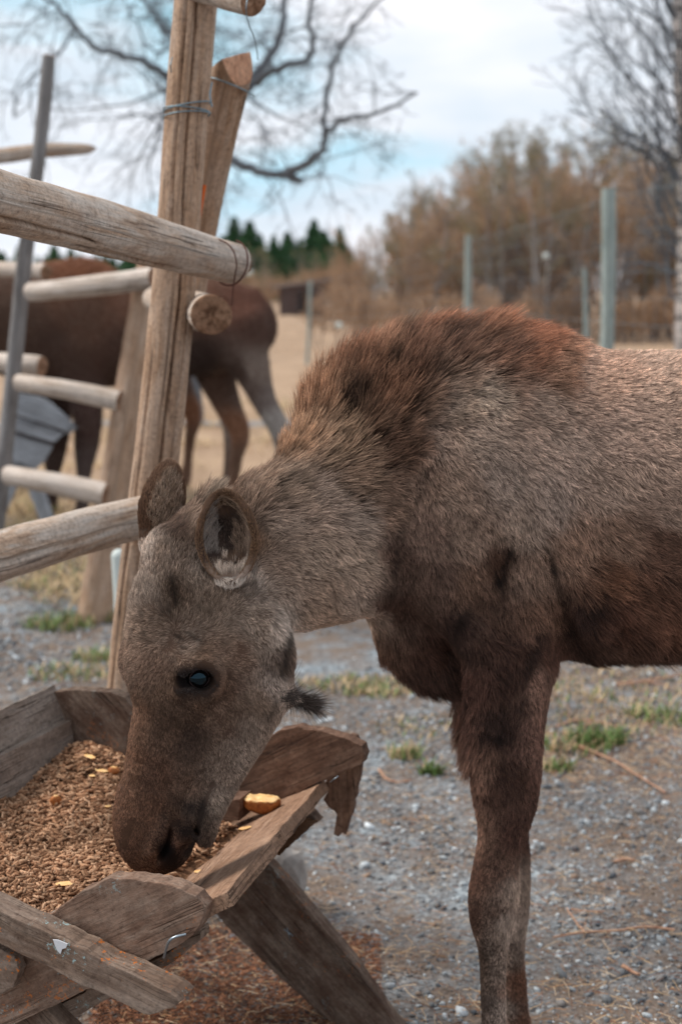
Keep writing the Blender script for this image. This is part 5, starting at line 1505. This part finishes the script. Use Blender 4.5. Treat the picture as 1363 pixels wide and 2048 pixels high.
log('rail', [(-120, 322, 6.4, 15), (0, 312, 6.4, 15), (80, 302, 6.4, 14), (150, 299, 6.38, 12), (178, 298, 6.36, 9), (191, 297, 6.36, 3)], m_rail, pan, 4.9, seg=20)
log('rail', [(92, 545, 6.5, 16), (40, 540, 6.6, 15), (-80, 536, 6.9, 14)], m_rail2, pan, 5.5, seg=20)
log('rail', [(84, 734, 6.45, 21), (40, 728, 6.5, 20), (-90, 716, 6.8, 18)], m_rail2, pan, 6.1, seg=20)
wp = empty('plastic_post', (P(248, 1300, 4.3).x, 4.3, 0), 'short white plastic post just behind the foot of the log corner post', 'post')
V, F = tube_arrays([(catmull([tuple(P(238, 1112, 4.3)), tuple(P(246, 1250, 4.3)), tuple(P(254, 1400, 4.3)), tuple(P(258, 1512, 4.3))], 4), np.full(13, .024))], 16)
mesh_fast('tube', V, F, m_white, wp, True)
ball('cap', P(238, 1113, 4.3), .024, m_white, wp, 14)

# ------------------------------------------------------------------ boards
def board(name, outline, front, thick, mat, parent, along, seed=0, rag=.0045, wob=.0028):
    """outline: ordered 3D points of one face; thickness is added away from `front`; grain runs `along`"""
    pts = [Vector(p) for p in outline]
    nrm = Vector((0, 0, 0)); c = sum(pts, Vector()) / len(pts)
    for k in range(len(pts)): nrm += (pts[k] - c).cross(pts[(k + 1) % len(pts)] - c)
    nrm.normalize(); front = Vector(front).normalized()
    if nrm.dot(front) < 0: nrm = -nrm; pts = pts[::-1]
    along = Vector(along); along = (along - nrm * along.dot(nrm)).normalized(); ac = nrm.cross(along)
    # cut the outline finely and roughen it
    g = random.Random(seed); ring = []
    n = len(pts)
    for k in range(n):
        a, b = pts[k], pts[(k + 1) % n]
        m = max(1, int((b - a).length / .007))
        for i in range(m):
            p = a.lerp(b, i / m)
            off = mnoise.noise(p * 30 + Vector((seed, 0, 0))) * rag + mnoise.noise(p * 120) * rag * .7
            ring.append(p + (c - p).normalized() * off)
    bm = bmesh.new()
    f = bm.faces.new([bm.verts.new(p) for p in ring])
    e = bmesh.ops.extrude_face_region(bm, geom=[f])
    back = [v for v in e['geom'] if isinstance(v, bmesh.types.BMVert)]
    for v in back: v.co -= nrm * thick
    bmesh.ops.recalc_face_normals(bm, faces=bm.faces)
    outer = [x for x in bm.edges if len(x.link_faces) == 2 and any(len(fc.verts) > 4 for fc in x.link_faces)]
    bmesh.ops.bevel(bm, geom=outer, offset=min(.0018, thick * .2), segments=2, profile=.6, affect='EDGES')
    bmesh.ops.triangulate(bm, faces=[x for x in bm.faces if len(x.verts) > 4], quad_method='BEAUTY', ngon_method='BEAUTY')
    big = [x for x in bm.edges if x.calc_length() > .03]
    bmesh.ops.subdivide_edges(bm, edges=big, cuts=2, use_grid_fill=True)
    for v in bm.verts:
        v.co += nrm * (mnoise.noise(v.co * 18 + Vector((seed, 3, 0))) * wob)
    bmesh.ops.triangulate(bm, faces=bm.faces)
    me = bpy.data.meshes.new(name); bm.to_mesh(me)
    W = np.array([(v.co.dot(along) + seed * 1.7, v.co.dot(ac) + seed, v.co.dot(nrm)) for v in bm.verts], dtype=np.float32)
    bm.free()
    at = me.attributes.new('wood', 'FLOAT_VECTOR', 'POINT'); at.data.foreach_set('vector', W.ravel())
    me.materials.append(mat)
    o = bpy.data.objects.new(name, me); link(o); set_parent(o, parent)
    return o

# ------------------------------------------------------------------ the feed trough in front
m_dboard = wood_material('dark_damp_board', srgb(112, 84, 68), srgb(64, 47, 40), srgb(136, 110, 94), .35, 0, .55)
m_gboard = wood_material('grey_board', srgb(124, 110, 100), srgb(82, 70, 64), srgb(150, 140, 132), .5)
m_tan = wood_material('tan_side_board', srgb(146, 114, 92), srgb(100, 76, 62), srgb(166, 138, 118), .4, 0, .25)
m_nboard = wood_material('near_end_board', srgb(122, 94, 78), srgb(70, 52, 44), srgb(150, 132, 118), .45, .45, .4)
m_lboard = wood_material('lichen_board', srgb(118, 98, 84), srgb(72, 58, 50), srgb(146, 130, 118), .45, .9, .3)
m_leg = wood_material('leg_board', srgb(100, 82, 70), srgb(54, 43, 38), srgb(134, 118, 106), .5, .25, .65)
A_ = Vector((math.sin(math.radians(21.5)), math.cos(math.radians(21.5)), 0)); E_ = Vector((A_.y, -A_.x, 0))
N0 = Vector((-.346, 1.987, 0))
def PL(px, py, t):
    """point seen there on the upright plane across the trough, t metres from its near end"""
    o = Vector((0, 0, CAM_H)); d = P(px, py, 2.0) - o
    s = ((N0 + A_ * t) - o).dot(A_) / d.dot(A_)
    return o + d * s
def ST(s, t, z): 
    v = N0 + E_ * s + A_ * t; return Vector((v.x, v.y, z))
troughT = empty('feed_trough', ST(-.1, .35, 0), 'V-shaped plank feed trough on crossed board legs, filled with brown pellets', 'trough')
UP = Vector((0, 0, 1))
# near cross board, upper right end cut and rounded
board('end_board', [PL(*p, 0) for p in ((-60, 1930), (60, 1851), (140, 1802), (200, 1762), (222, 1755), (262, 1757), (300, 1762), (350, 1775), (390, 1793), (410, 1815), (400, 1850), (372, 1885), (330, 1907), (240, 1948), (150, 1992), (0, 2062), (-120, 2120))],
      -A_, .03, m_nboard, troughT, PL(330, 1900, 0) - PL(0, 2050, 0), 1)
board('batten', [PL(*p, -.052) for p in ((-80, 1782), (0, 1822), (120, 1878), (240, 1938), (340, 1985), (360, 2004), (352, 2012), (300, 2032), (285, 2028), (200, 1985), (100, 1935), (0, 1888), (-80, 1850))], -A_, .045, m_lboard, troughT, PL(340, 1985, 0) - PL(0, 1822, 0), 2)
board('leg', [PL(*p, .05) for p in ((330, 1910), (395, 1862), (400, 1880), (340, 1930), (230, 1990), (110, 2060), (-40, 2150), (-100, 2130), (100, 2020), (230, 1955))], -A_, .03, m_lboard, troughT, PL(330, 1910, 0) - PL(0, 2060, 0), 3)
board('leg', [PL(*p, -.03) for p in ((-120, 1870), (-30, 1885), (30, 1912), (40, 1940), (25, 1975), (5, 1990), (-60, 1960), (-160, 1930))], -A_, .02, m_lboard, troughT, E_, 4)
# side boards
off = 0.0
rimN, rimF = ST(.182, .031, .556), ST(.058, .705, .486)
inN, inF = ST(-.02, .031, .432), ST(-.10, .69, .405)
nr = (rimF - rimN).cross(inN - rimN); nr = nr if nr.z > 0 else -nr
board('side_board', [rimN, rimF, inF, inN], nr, .024, m_tan, troughT, rimF - rimN, 5, .004)
in2N, in2F = ST(-.025, .031, .428), ST(-.105, .69, .401)
board('side_board', [in2N, in2F, ST(-.27, .70, .30), ST(-.24, .031, .29)], nr, .022, m_tan, troughT, rimF - rimN, 6)
lt = [(-.548, .607), (-.509, .522), (-.478, .42), (-.36, .30)]
def ls(k, t, w=0): return ST(lt[k][0] + w, t, lt[k][1])
board('side_board', [ls(0, .715), ls(0, -.02), ls(1, -.02, -.003) + UP * .004, ls(1, .715, -.003) + UP * .004], E_ + UP * .4, .024, m_gboard, troughT, A_, 7)
board('side_board', [ls(1, .70, .008) + UP * .02, ls(1, -.02, .008) + UP * .02, ls(2, -.02), ls(2, .70)], E_ + UP * .4, .024, m_gboard, troughT, A_, 8)
board('side_board', [ls(2, .70), ls(2, -.02), ls(3, -.02), ls(3, .70)], E_ + UP, .024, m_gboard, troughT, A_, 9)
# far cross boards
board('end_board', [PL(*p, .705) for p in ((88, 1388), (140, 1380), (222, 1384), (250, 1398), (272, 1425), (300, 1462), (420, 1600), (560, 1755), (700, 1920), (800, 2062), (742, 2100), (640, 2030), (480, 1880), (425, 1822), (330, 1715), (200, 1560), (120, 1448))],
      -A_, .032, m_leg, troughT, PL(700, 2000, 0) - PL(200, 1440, 0), 10)
board('end_board', [PL(*p, .668) for p in ((330, 1580), (450, 1520), (520, 1486), (562, 1462), (592, 1455), (640, 1462), (690, 1478), (722, 1492), (728, 1512), (724, 1528), (680, 1548), (600, 1582), (540, 1605), (440, 1660), (330, 1710))],
      -A_, .03, m_dboard, troughT, PL(700, 1490, 0) - PL(450, 1600, 0), 11)
board('splintered_board', [PL(*p, .735) for p in ((700, 1467), (712, 1470), (724, 1500), (722, 1540), (712, 1590), (700, 1630), (690, 1668), (682, 1664), (676, 1672), (667, 1664), (673, 1626), (655, 1612), (645, 1600), (652, 1585), (648, 1562), (670, 1540), (690, 1500))],
      -A_, .014, m_dboard, troughT, UP, 12, .006)
# near left leg half that carries the left side (mostly below the frame)
board('leg', [ST(-.60, .02, .64), ST(-.50, .02, .64), ST(.26, .02, .0), ST(.14, .02, .0)], -A_, .03, m_leg, troughT, ST(.2, 0, 0) - ST(-.55, 0, .64), 13)
board('leg', [ST(-.02, .70, .45), ST(.05, .70, .40), ST(-.62, .70, .0), ST(-.72, .70, .0)], -A_, .03, m_leg, troughT, ST(.2, 0, .64) - ST(-.6, 0, 0), 14)
board('block', [PL(*p, .55) for p in ((432, 1600), (480, 1598), (478, 1642), (430, 1640))], -A_, .05, m_dboard, troughT, E_, 15)
# staples / nails
M = Mat('steel', rough=.35); M.b.inputs['Metallic'].default_value = .9; M.color(srgb(150, 160, 168)); m_steel = M.m
for a, b, t in (((568, 1858), (586, 1872), .70), ((574, 1856), (580, 1880), .70), ((660, 1564), (676, 1552), .66)):
    wire('nail', [PL(*a, t - .004), PL((a[0] + b[0]) / 2, (a[1] + b[1]) / 2, t - .009), PL(*b, t - .004)], .0012, m_steel, troughT)
wire('nail', [PL(328, 1915, -.01), PL(340, 1880, -.02), PL(372, 1868, -.01)], .002, m_steel, troughT)
M = Mat('bird_lime', rough=.7); M.color(srgb(206, 206, 210))
board('bird_dropping', [PL(*p, -.0535) for p in ((106, 1879), (116, 1880), (135, 1888), (131, 1896), (124, 1898), (121, 1908), (114, 1900), (110, 1890))], -A_, .0015, M.m, troughT, UP, 33, .001, 0)
wire('root', [PL(330, 1925, .05), PL(370, 1905, .1), PL(395, 1870, .12), PL(403, 1842, .1)], .002, m_twig, troughT)

# pellets -------------------------------------------------------------
def pellet_z(s, t):
    z = .452 + .05 * np.exp(-(((s + .46) / .10) ** 2 + ((t - .66) / .12) ** 2)) + .014 * np.sin(s * 17 + 1) * np.sin(t * 13) + .006 * np.sin(s * 41 + 2) * np.sin(t * 37) - .02 * np.exp(-(((s + .22) / .12) ** 2 + ((t - .22) / .14) ** 2))
    return z
M = Mat('feed_pellet', rough=.9, spec=.1)
M.color(M.mix(.6, M.attr('col'), M.ramp(M.noise(M.coord(), 500, 3), [(.3, (.6, .6, .6)), (.7, (1.3, 1.3, 1.3))]), 'MULTIPLY'))
g = np.random.default_rng(17)
n = 17000
s = -.50 + .56 * g.random(n); t = .0 + .69 * g.random(n)
z0 = pellet_z(s, t)
lo_l = -.485 - (z0 - .42) * .3; 
right_lim = -.13 + (z0 - .405) / .62 + .02 * t
keep = (s > lo_l) & (s < right_lim + g.normal(0, .018, n)) & (s > -.51)
# potato end of the trough is emptier
keep &= ~((s > -.16) & (t > .50))
s, t, z0 = s[keep], t[keep], z0[keep]; n = len(s)
z = z0 + .010 * g.random(n) - .002 + np.maximum(0, (.33 + (s + .2) * .60 + .012) - z0 * 1.0 + .0) * 0
L = .0036 + .0068 * g.random(n) ** .8; r = .0019 + .0007 * g.random(n)
az = g.random(n) * 6.283; el = g.normal(0, .28, n)
d = np.stack([np.cos(az) * np.cos(el), np.sin(az) * np.cos(el), np.sin(el)], -1)
u = np.cross(d, [0, 0, 1.0]); u /= np.linalg.norm(u, axis=1)[:, None]; v = np.cross(d, u)
cen = np.stack([N0.x + E_.x * s + A_.x * t, N0.y + E_.y * s + A_.y * t, z], -1)
ang = np.linspace(0, 6.283, 7)[:6]
rings = []
for kk, (h, f) in enumerate(((-1, .6), (-.93, 1), (.93, 1), (1, .6))):
    rings.append(cen[:, None] + d[:, None] * (L * h)[:, None, None] + (r * f)[:, None, None] * (u[:, None] * np.cos(ang)[None, :, None] + v[:, None] * np.sin(ang)[None, :, None]) * (1 + g.normal(0, .08, (n, 6, 1))))
V = np.stack(rings, axis=1).reshape(-1, 3)
b = (np.arange(n) * 24)[:, None]
F = []
for k in range(3):
    for j in range(6):
        F.append(b + np.array([k * 6 + j, k * 6 + (j + 1) % 6, (k + 1) * 6 + (j + 1) % 6, (k + 1) * 6 + j]))
for k, o_ in ((0, 0), (3, 18)):
    F.append(b + o_ + np.array([3, 2, 1, 0] if k == 0 else [0, 1, 2, 3])); F.append(b + o_ + np.array([5, 4, 3, 0] if k == 0 else [0, 3, 4, 5]))
F = np.concatenate(F)
pal = np.array([srgb(158, 118, 90)[:3], srgb(178, 138, 108)[:3], srgb(132, 96, 72)[:3], srgb(192, 154, 124)[:3]])
c = pal[g.integers(0, 4, n)] * (.55 + .75 * g.random(n))[:, None] * (1 + .2 * lump(cen, 18))[:, None]
C = np.concatenate([np.repeat(c, 24, axis=0), np.ones((n * 24, 1))], axis=1)
pel = mesh_fast('feed_pellets', V, F, M.m, None, False, {'col': ('FLOAT_COLOR', C)})
tag(pel, 'heap of brown feed pellets filling the trough', 'feed', kind='stuff')
# meal under the pellets so that no gap shows through
ss = np.linspace(-.50, .05, 50); tt = np.linspace(-.0, .70, 50)
Sg, Tg = np.meshgrid(ss, tt, indexing='ij'); Zg = pellet_z(Sg, Tg) - .004
Zg = np.where((Sg > -.14) & (Tg > .50), .395 + .05 * (Sg + .14), Zg)
Zg = Zg + .002 * np.sin(Sg * 300) * np.sin(Tg * 280)
q0 = (np.arange(49)[:, None] * 50 + np.arange(49)[None]).ravel()
M = Mat('feed_meal', rough=1, spec=.05); M.color(M.ramp(M.noise(M.coord(), 220, 5, .8), [(.35, srgb(88, 62, 46)), (.65, srgb(148, 112, 86))])); M.bump(M.noise(M.coord(), 300, 4), 1, .004)
ml = mesh_fast('feed_dust', np.stack([N0.x + E_.x * Sg + A_.x * Tg, N0.y + E_.y * Sg + A_.y * Tg, Zg], -1).reshape(-1, 3), np.stack([q0, q0 + 50, q0 + 51, q0 + 1], 1), M.m, None, True)
tag(ml, 'crumbled brown feed dust under the pellets in the trough', 'feed', kind='stuff')

# potato pieces ---------------------------------------------------------
M = Mat('potato', rough=.55, spec=.3)
M.color(M.mix(M.attr('flesh'), M.ramp(M.noise(M.coord(), 90, 5, .7), [(.35, srgb(130, 70, 34)), (.7, srgb(196, 124, 66))]), M.ramp(M.noise(M.coord(), 60, 4), [(.3, srgb(232, 176, 108)), (.7, srgb(246, 212, 156))])))
M.b.inputs['Subsurface Weight'].default_value = 0.1; M.b.inputs['Subsurface Radius'].default_value = (.01, .005, .002)
m_pot = M.m
def potato(px, py, z, r, label, bite=.35, seed=0, rz=0.0, cat='potato', name='potato'):
    """half-eaten lump: skin below, pale broken flesh above"""
    bm = bmesh.new(); bmesh.ops.create_icosphere(bm, subdivisions=4, radius=1)
    fl = []
    if z is None:
        z = .45
        for _ in range(12):
            q = G(px, py, z) - N0; z = float(pellet_z(q.dot(E_), q.dot(A_))) + .010
    c = G(px, py, z)
    for v in bm.verts:
        p = v.co.copy(); cut = bite + .22 * mnoise.noise(Vector((p.x * 2.2 + seed, p.y * 2.2, 0))) + .06 * mnoise.noise(p * 9)
        f = 1.0 if p.z > cut - .02 else 0.0
        if p.z > cut: p.z = cut + (p.z - cut) * .12 + .05 * mnoise.noise(p * 7 + Vector((seed, 0, 0)))
        p = p * (1 + .10 * mnoise.noise(p * 1.6 + Vector((seed, 5, 0))))
        p = Vector((p.x * r[0], p.y * r[1], p.z * r[2]))
        v.co = Matrix.Rotation(rz, 4, 'Z') @ p + c
        fl.append(f)
    me = bpy.data.meshes.new(name); bm.to_mesh(me); bm.free(); me.shade_smooth(); me.materials.append(m_pot)
    at = me.attributes.new('flesh', 'FLOAT', 'POINT'); at.data.foreach_set('value', fl)
    o = bpy.data.objects.new(name, me); link(o); tag(o, label, cat)
    return o
potato(523, 1602, .475, (.037, .022, .024), 'half-eaten potato with pale flesh resting against the far end board', .25, 2, -.15)
potato(180, 1512, None, (.017, .007, .006), 'upper yellow potato peel at the far left corner of the feed', -.1, 5, -.8)
potato(203, 1540, None, (.016, .007, .006), 'middle yellow potato slice below the peel at the far left of the feed', -.1, 8, -.5)
potato(228, 1541, None, (.012, .011, .009), 'round orange potato piece against the moose muzzle', .9, 11, .1)
potato(186, 1550, None, (.008, .006, .004), 'small yellow crumb left of the potato slice', -.2, 14, .3)
potato(132, 1766, None, (.017, .009, .005), 'yellow potato peel at the front left of the feed', -.1, 17, .2)
potato(345, 1762, None, (.006, .007, .009), 'tiny orange scrap behind the near end board', 0, 21, .5)
potato(398, 1742, None, (.009, .006, .004), 'small orange scrap beside the tan side board', 0, 24, .5)
potato(490, 1655, None, (.013, .006, .004), 'thin pale potato sliver on the right of the feed below the big potato', -.1, 27, .6)
potato(216, 1612, None, (.006, .005, .004), 'tiny yellow crumb left of the moose muzzle', 0, 30, .2)
potato(112, 1602, None, (.011, .007, .012), 'brown potato piece lying against the left side boards', .95, 33, .2)

# ------------------------------------------------------------------ old trough behind the pen
old = empty('feed_trough', (P(70, 1040, 8.3).x, 8.3, 0), 'silver-grey plank trough standing behind the farther log panel at left', 'trough')
m_silver = wood_material('silver_board', srgb(134, 136, 140), srgb(94, 96, 102), srgb(162, 166, 172), .6)
Yt = 8.2
def q(pts, Y=Yt): return [P(a, b, Y) for a, b in pts]
front = Vector((0, -1, .1))
board('plank', q([(10, 790), (40, 786), (92, 798), (120, 822), (147, 848), (132, 862), (60, 838), (10, 822)]), front, .03, m_silver, old, Vector((1, 0, -.3)), 21)
board('plank', q([(8, 827), (60, 843), (129, 868), (108, 885), (60, 871), (6, 854)]), front, .03, m_silver, old, Vector((1, 0, -.3)), 22)
board('plank', q([(4, 862), (60, 879), (104, 894), (92, 918), (72, 938), (40, 925), (0, 912)]), front, .03, m_silver, old, Vector((1, 0, -.3)), 23)
board('plank', [P(147, 848, Yt + .03), P(132, 862, Yt + .03), P(92, 845, Yt + 1.0), P(105, 832, Yt + 1.0)], Vector((-.5, 0, 1)), .03, m_silver, old, Vector((0, 1, 0)), 24)
board('plank', [P(a, b, Yt + .07) for a, b in ((12, 800), (92, 806), (138, 850), (100, 895), (70, 928), (8, 905))], front, .02, m_dark, old, Vector((1, 0, 0)), 27)  # dark sheet added behind the planks, stands in for shade in the gaps
board('leg', q([(36, 925), (72, 940), (112, 1048), (84, 1052)], Yt + .05), front, .04, m_silver, old, Vector((.3, 0, -1)), 25)
board('leg', q([(60, 920), (30, 905), (-30, 1052), (-2, 1054)], Yt + .1), front, .04, m_silver, old, Vector((.3, 0, 1)), 26)

# ------------------------------------------------------------------ wire fence round the field
fen = empty('wire_fence', (2.2, 12, 0), 'tall sheep-wire fence on grey-green posts in front of the thicket', 'fence')
m_fp = wood_material('green_grey_post', srgb(136, 150, 148), srgb(98, 110, 108), srgb(160, 170, 168), .6)
FP = [(1262, -.0, 8.2)]
def fpost(px, ytop, Y, r):
    zt = P(px, ytop, Y); xb = P(px - 5, 650, Y)
    pb = project(np.array([[xb.x - .02, Y, -.05]])); 
    log('post', [(pb[0][0], pb[1][0], Y, r), (px - 2, (ytop + pb[1][0]) / 2, Y, r), (px, ytop, Y, r)], m_fp, fen, Y, seg=14, step=.2)
    return Vector((zt.x, Y, zt.z))
tops = [fpost(1216, 376, 12.0, 14), fpost(936, 470, 22.8, 7), fpost(620, 560, 27, 3.5), fpost(452, 560, 27, 3.5), fpost(1690, 250, 8.4, 20), fpost(200, 560, 27, 3.5)]
log('pole', [(1174, 850, 15.6, 6), (1172, 700, 15.6, 6), (1168, 535, 15.6, 5)], m_fp, fen, 3, seg=12, step=.2)
line = [tops[4], tops[0], tops[1], tops[2], tops[3], tops[5]]
for k in range(11):
    f = k / 10.0
    for a, b in zip(line[:-1], line[1:]):
        za, zb = .12 + (a.z - .2) * f, .12 + (b.z - .2) * f
        pts = [Vector((a.x + (b.x - a.x) * i / 6, a.y - .02 + (b.y - a.y) * i / 6, za + (zb - za) * i / 6 - .03 * math.sin(math.pi * i / 6))) for i in range(7)]
        V, F = tube_arrays([(np.array([tuple(p) for p in pts]), np.full(7, .0026 if k in (0, 5, 10) else .0016))], 3)
        mesh_fast('wire', V, F, m_wire, fen, False)
vs = []
for a, b in zip(line[:-1], line[1:]):
    nn = int((b - a).length / .2)
    for i in range(nn):
        p = a.lerp(b, i / nn); vs.append((np.array([(p.x, p.y - .02, .1), (p.x, p.y - .02, p.z * .5), (p.x, p.y - .02, p.z - .1)]), np.full(3, .0013)))
V, F = tube_arrays(vs, 3)
o = mesh_fast('wire_mesh', V, F, m_wire, fen, False); o['kind'] = 'stuff'
for px, py, Y, r in ((678, 651, 22, .055), (1091, 512, 17, .04), (497, 545, 23, .06)):
    o = ball('insulator', P(px, py, Y), r, m_white, fen, 10)

# ------------------------------------------------------------------ the moose behind
def build_moose_b():
    Y0 = 8.7
    pr = [Chain([st(-30, 650, Y0, 74, .16), st(30, 655, Y0, 100, .21), st(95, 660, Y0, 116, .24), st(165, 655, Y0, 122, .26), st(260, 665, Y0, 104, .28), st(380, 658, Y0, 92, .27), st(450, 650, Y0, 88, .24), st(498, 655, Y0, 62, .17)], k=.05),
          Chain([st(20, 640, Y0, 80, .15), st(-60, 690, Y0, 62, .12), st(-130, 760, Y0 - .1, 50, .10)], k=.08),
          Chain([st(-120, 740, Y0 - .1, 42, .11), st(-170, 830, Y0 - .15, 34, .09), st(-200, 920, Y0 - .15, 30, .085), st(-212, 960, Y0 - .15, 24, .07)], k=.05),
          Ell(P(165, 610, Y0), ((1, 0, 0), (0, 1, 0), (0, 0, 1)), (.24, .12, .26), k=.06)]
    for dx, Y in ((0, Y0 - .17), (-62, Y0 + .17)):
        pr.append(Chain([st(165 + dx, 700, Y, 58, .11), st(172 + dx, 780, Y, 38, .09), st(176 + dx, 850, Y, 28, .07), st(172 + dx, 900, Y, 24, .06), st(168 + dx, 950, Y, 15, .04), st(166 + dx, 1000, Y, 13, .035), st(160 + dx, 1038, Y, 16, .045)], k=.06))
    pr.append(Chain([st(470, 660, Y0 - .15, 66, .12), st(498, 725, Y0 - .15, 42, .10), st(527, 800, Y0 - .15, 25, .065), st(560, 862, Y0 - .15, 22, .05), st(566, 920, Y0 - .15, 14, .035), st(562, 1000, Y0 - .15, 13, .035), st(552, 1050, Y0 - .15, 17, .045)], k=.06))
    pr.append(Chain([st(430, 680, Y0 + .15, 60, .12), st(430, 740, Y0 + .15, 40, .10), st(455, 810, Y0 + .15, 28, .07), st(480, 866, Y0 + .15, 21, .05), st(472, 920, Y0 + .15, 13, .035), st(466, 980, Y0 + .15, 12, .035), st(458, 1022, Y0 + .15, 16, .045)], k=.06))
    for px in (-105, -150):
        pr.append(Cup(P(px, 700, Y0 - .05 + .1 * (px < -120)), (-.3, 0, 1), (-.3, -1, 0), .05, .11, .05, th=.014, k=.02))
    pr.append(Chain([st(505, 590, Y0, 14, .04), st(528, 620, Y0, 12, .03), st(532, 650, Y0, 6, .02)], k=.04))
    xs = axis_grid([-3.2, (-.1, .022)]); ys = axis_grid([8.15, (9.25, .022)]); zs = axis_grid([-.02, (1.75, .022)])
    D = grid_field(pr, xs, ys, zs); V, F = surface_nets(D, xs, ys, zs)
    V = smooth_verts(V, F, 2); return V, F, vert_normals(V, F)
Vb, Fb, Nb = build_moose_b()
BCP = [(30, 650, 1, .2, 40, .2, 92, 66, 54), (165, 540, 1, -.2, 60, .5, 138, 84, 56), (165, 620, .4, 1, 35, .2, 100, 70, 56), (100, 700, .3, 1, 35, .2, 82, 58, 48), (260, 600, 1, .2, 35, .2, 112, 76, 60), (260, 700, 1, .5, 35, .2, 84, 58, 48),
       (400, 600, 1, .3, 35, .2, 112, 74, 58), (400, 720, .8, .6, 35, .2, 62, 44, 38), (490, 600, .6, 1, 35, .2, 108, 68, 54), (520, 650, .2, 1, 30, .2, 92, 64, 54), (508, 735, .3, 1, 24, .2, 132, 112, 102), (476, 745, .3, 1, 24, .2, 72, 52, 44), (500, 790, .3, 1, 20, .2, 104, 84, 76), (545, 840, .3, 1, 20, .2, 158, 146, 140),
       (530, 800, .3, 1, 20, .2, 120, 104, 98), (440, 770, .2, 1, 24, .2, 96, 70, 58), (470, 850, 0, 1, 20, .2, 138, 94, 70), (466, 930, 0, 1, 20, .2, 116, 86, 70), (175, 830, 0, 1, 25, .2, 82, 60, 54), (170, 950, 0, 1, 16, .2, 96, 80, 76), (110, 850, 0, 1, 20, .2, 66, 48, 42),
       (105, 980, 0, 1, 20, .2, 72, 54, 48), (-100, 760, -.3, 1, 30, .2, 84, 62, 52), (-200, 920, 0, 1, 10, .2, 70, 52, 44)]
def b_values(R, n, g):
    px, py = project(R)
    v = rbf(BCP, px, py, [2, 3, 4, 5]); c = rbf([r[:2] + tuple(to_lin(np.array(r[6:9]))) for r in BCP], px, py, [2, 3, 4])
    D = np.stack([v[:, 0], 0 * v[:, 0], -v[:, 1]], axis=1)
    return D, v[:, 2] / 1000, np.full(len(R), .8), v[:, 3], c * .7 * np.array([1, 1.08, 1.0]), desat(c, .2) * 2.15 * np.array([.94, 1.02, 1.0]) * (1 + .3 * lump(R, 9, 2.))[:, None], np.full(len(R), .0011)
px, py = project(Vb); cb = rbf([r[:2] + tuple(to_lin(np.array(r[6:9]))) for r in BCP], px, py, [2, 3, 4]) * .7
mb = empty('moose', (P(250, 700, 8.7).x, 8.7, 0), 'dark brown moose standing side-on behind the log pen', 'moose')
mesh_obj('body', Vb, Fb, m_skin.m, mb, True, np.concatenate([cb, np.ones((len(Vb), 1))], axis=1))
fur('fur', Vb, Fb, Nb, 60000, b_values, mb, m_fur, seed=12)
m2 = copy_tree(mb)
m2.location = (mb.location.x - .42, mb.location.y + 1.25, 0)
m2['label'] = 'third moose, almost hidden behind the side-on brown moose, only legs showing'
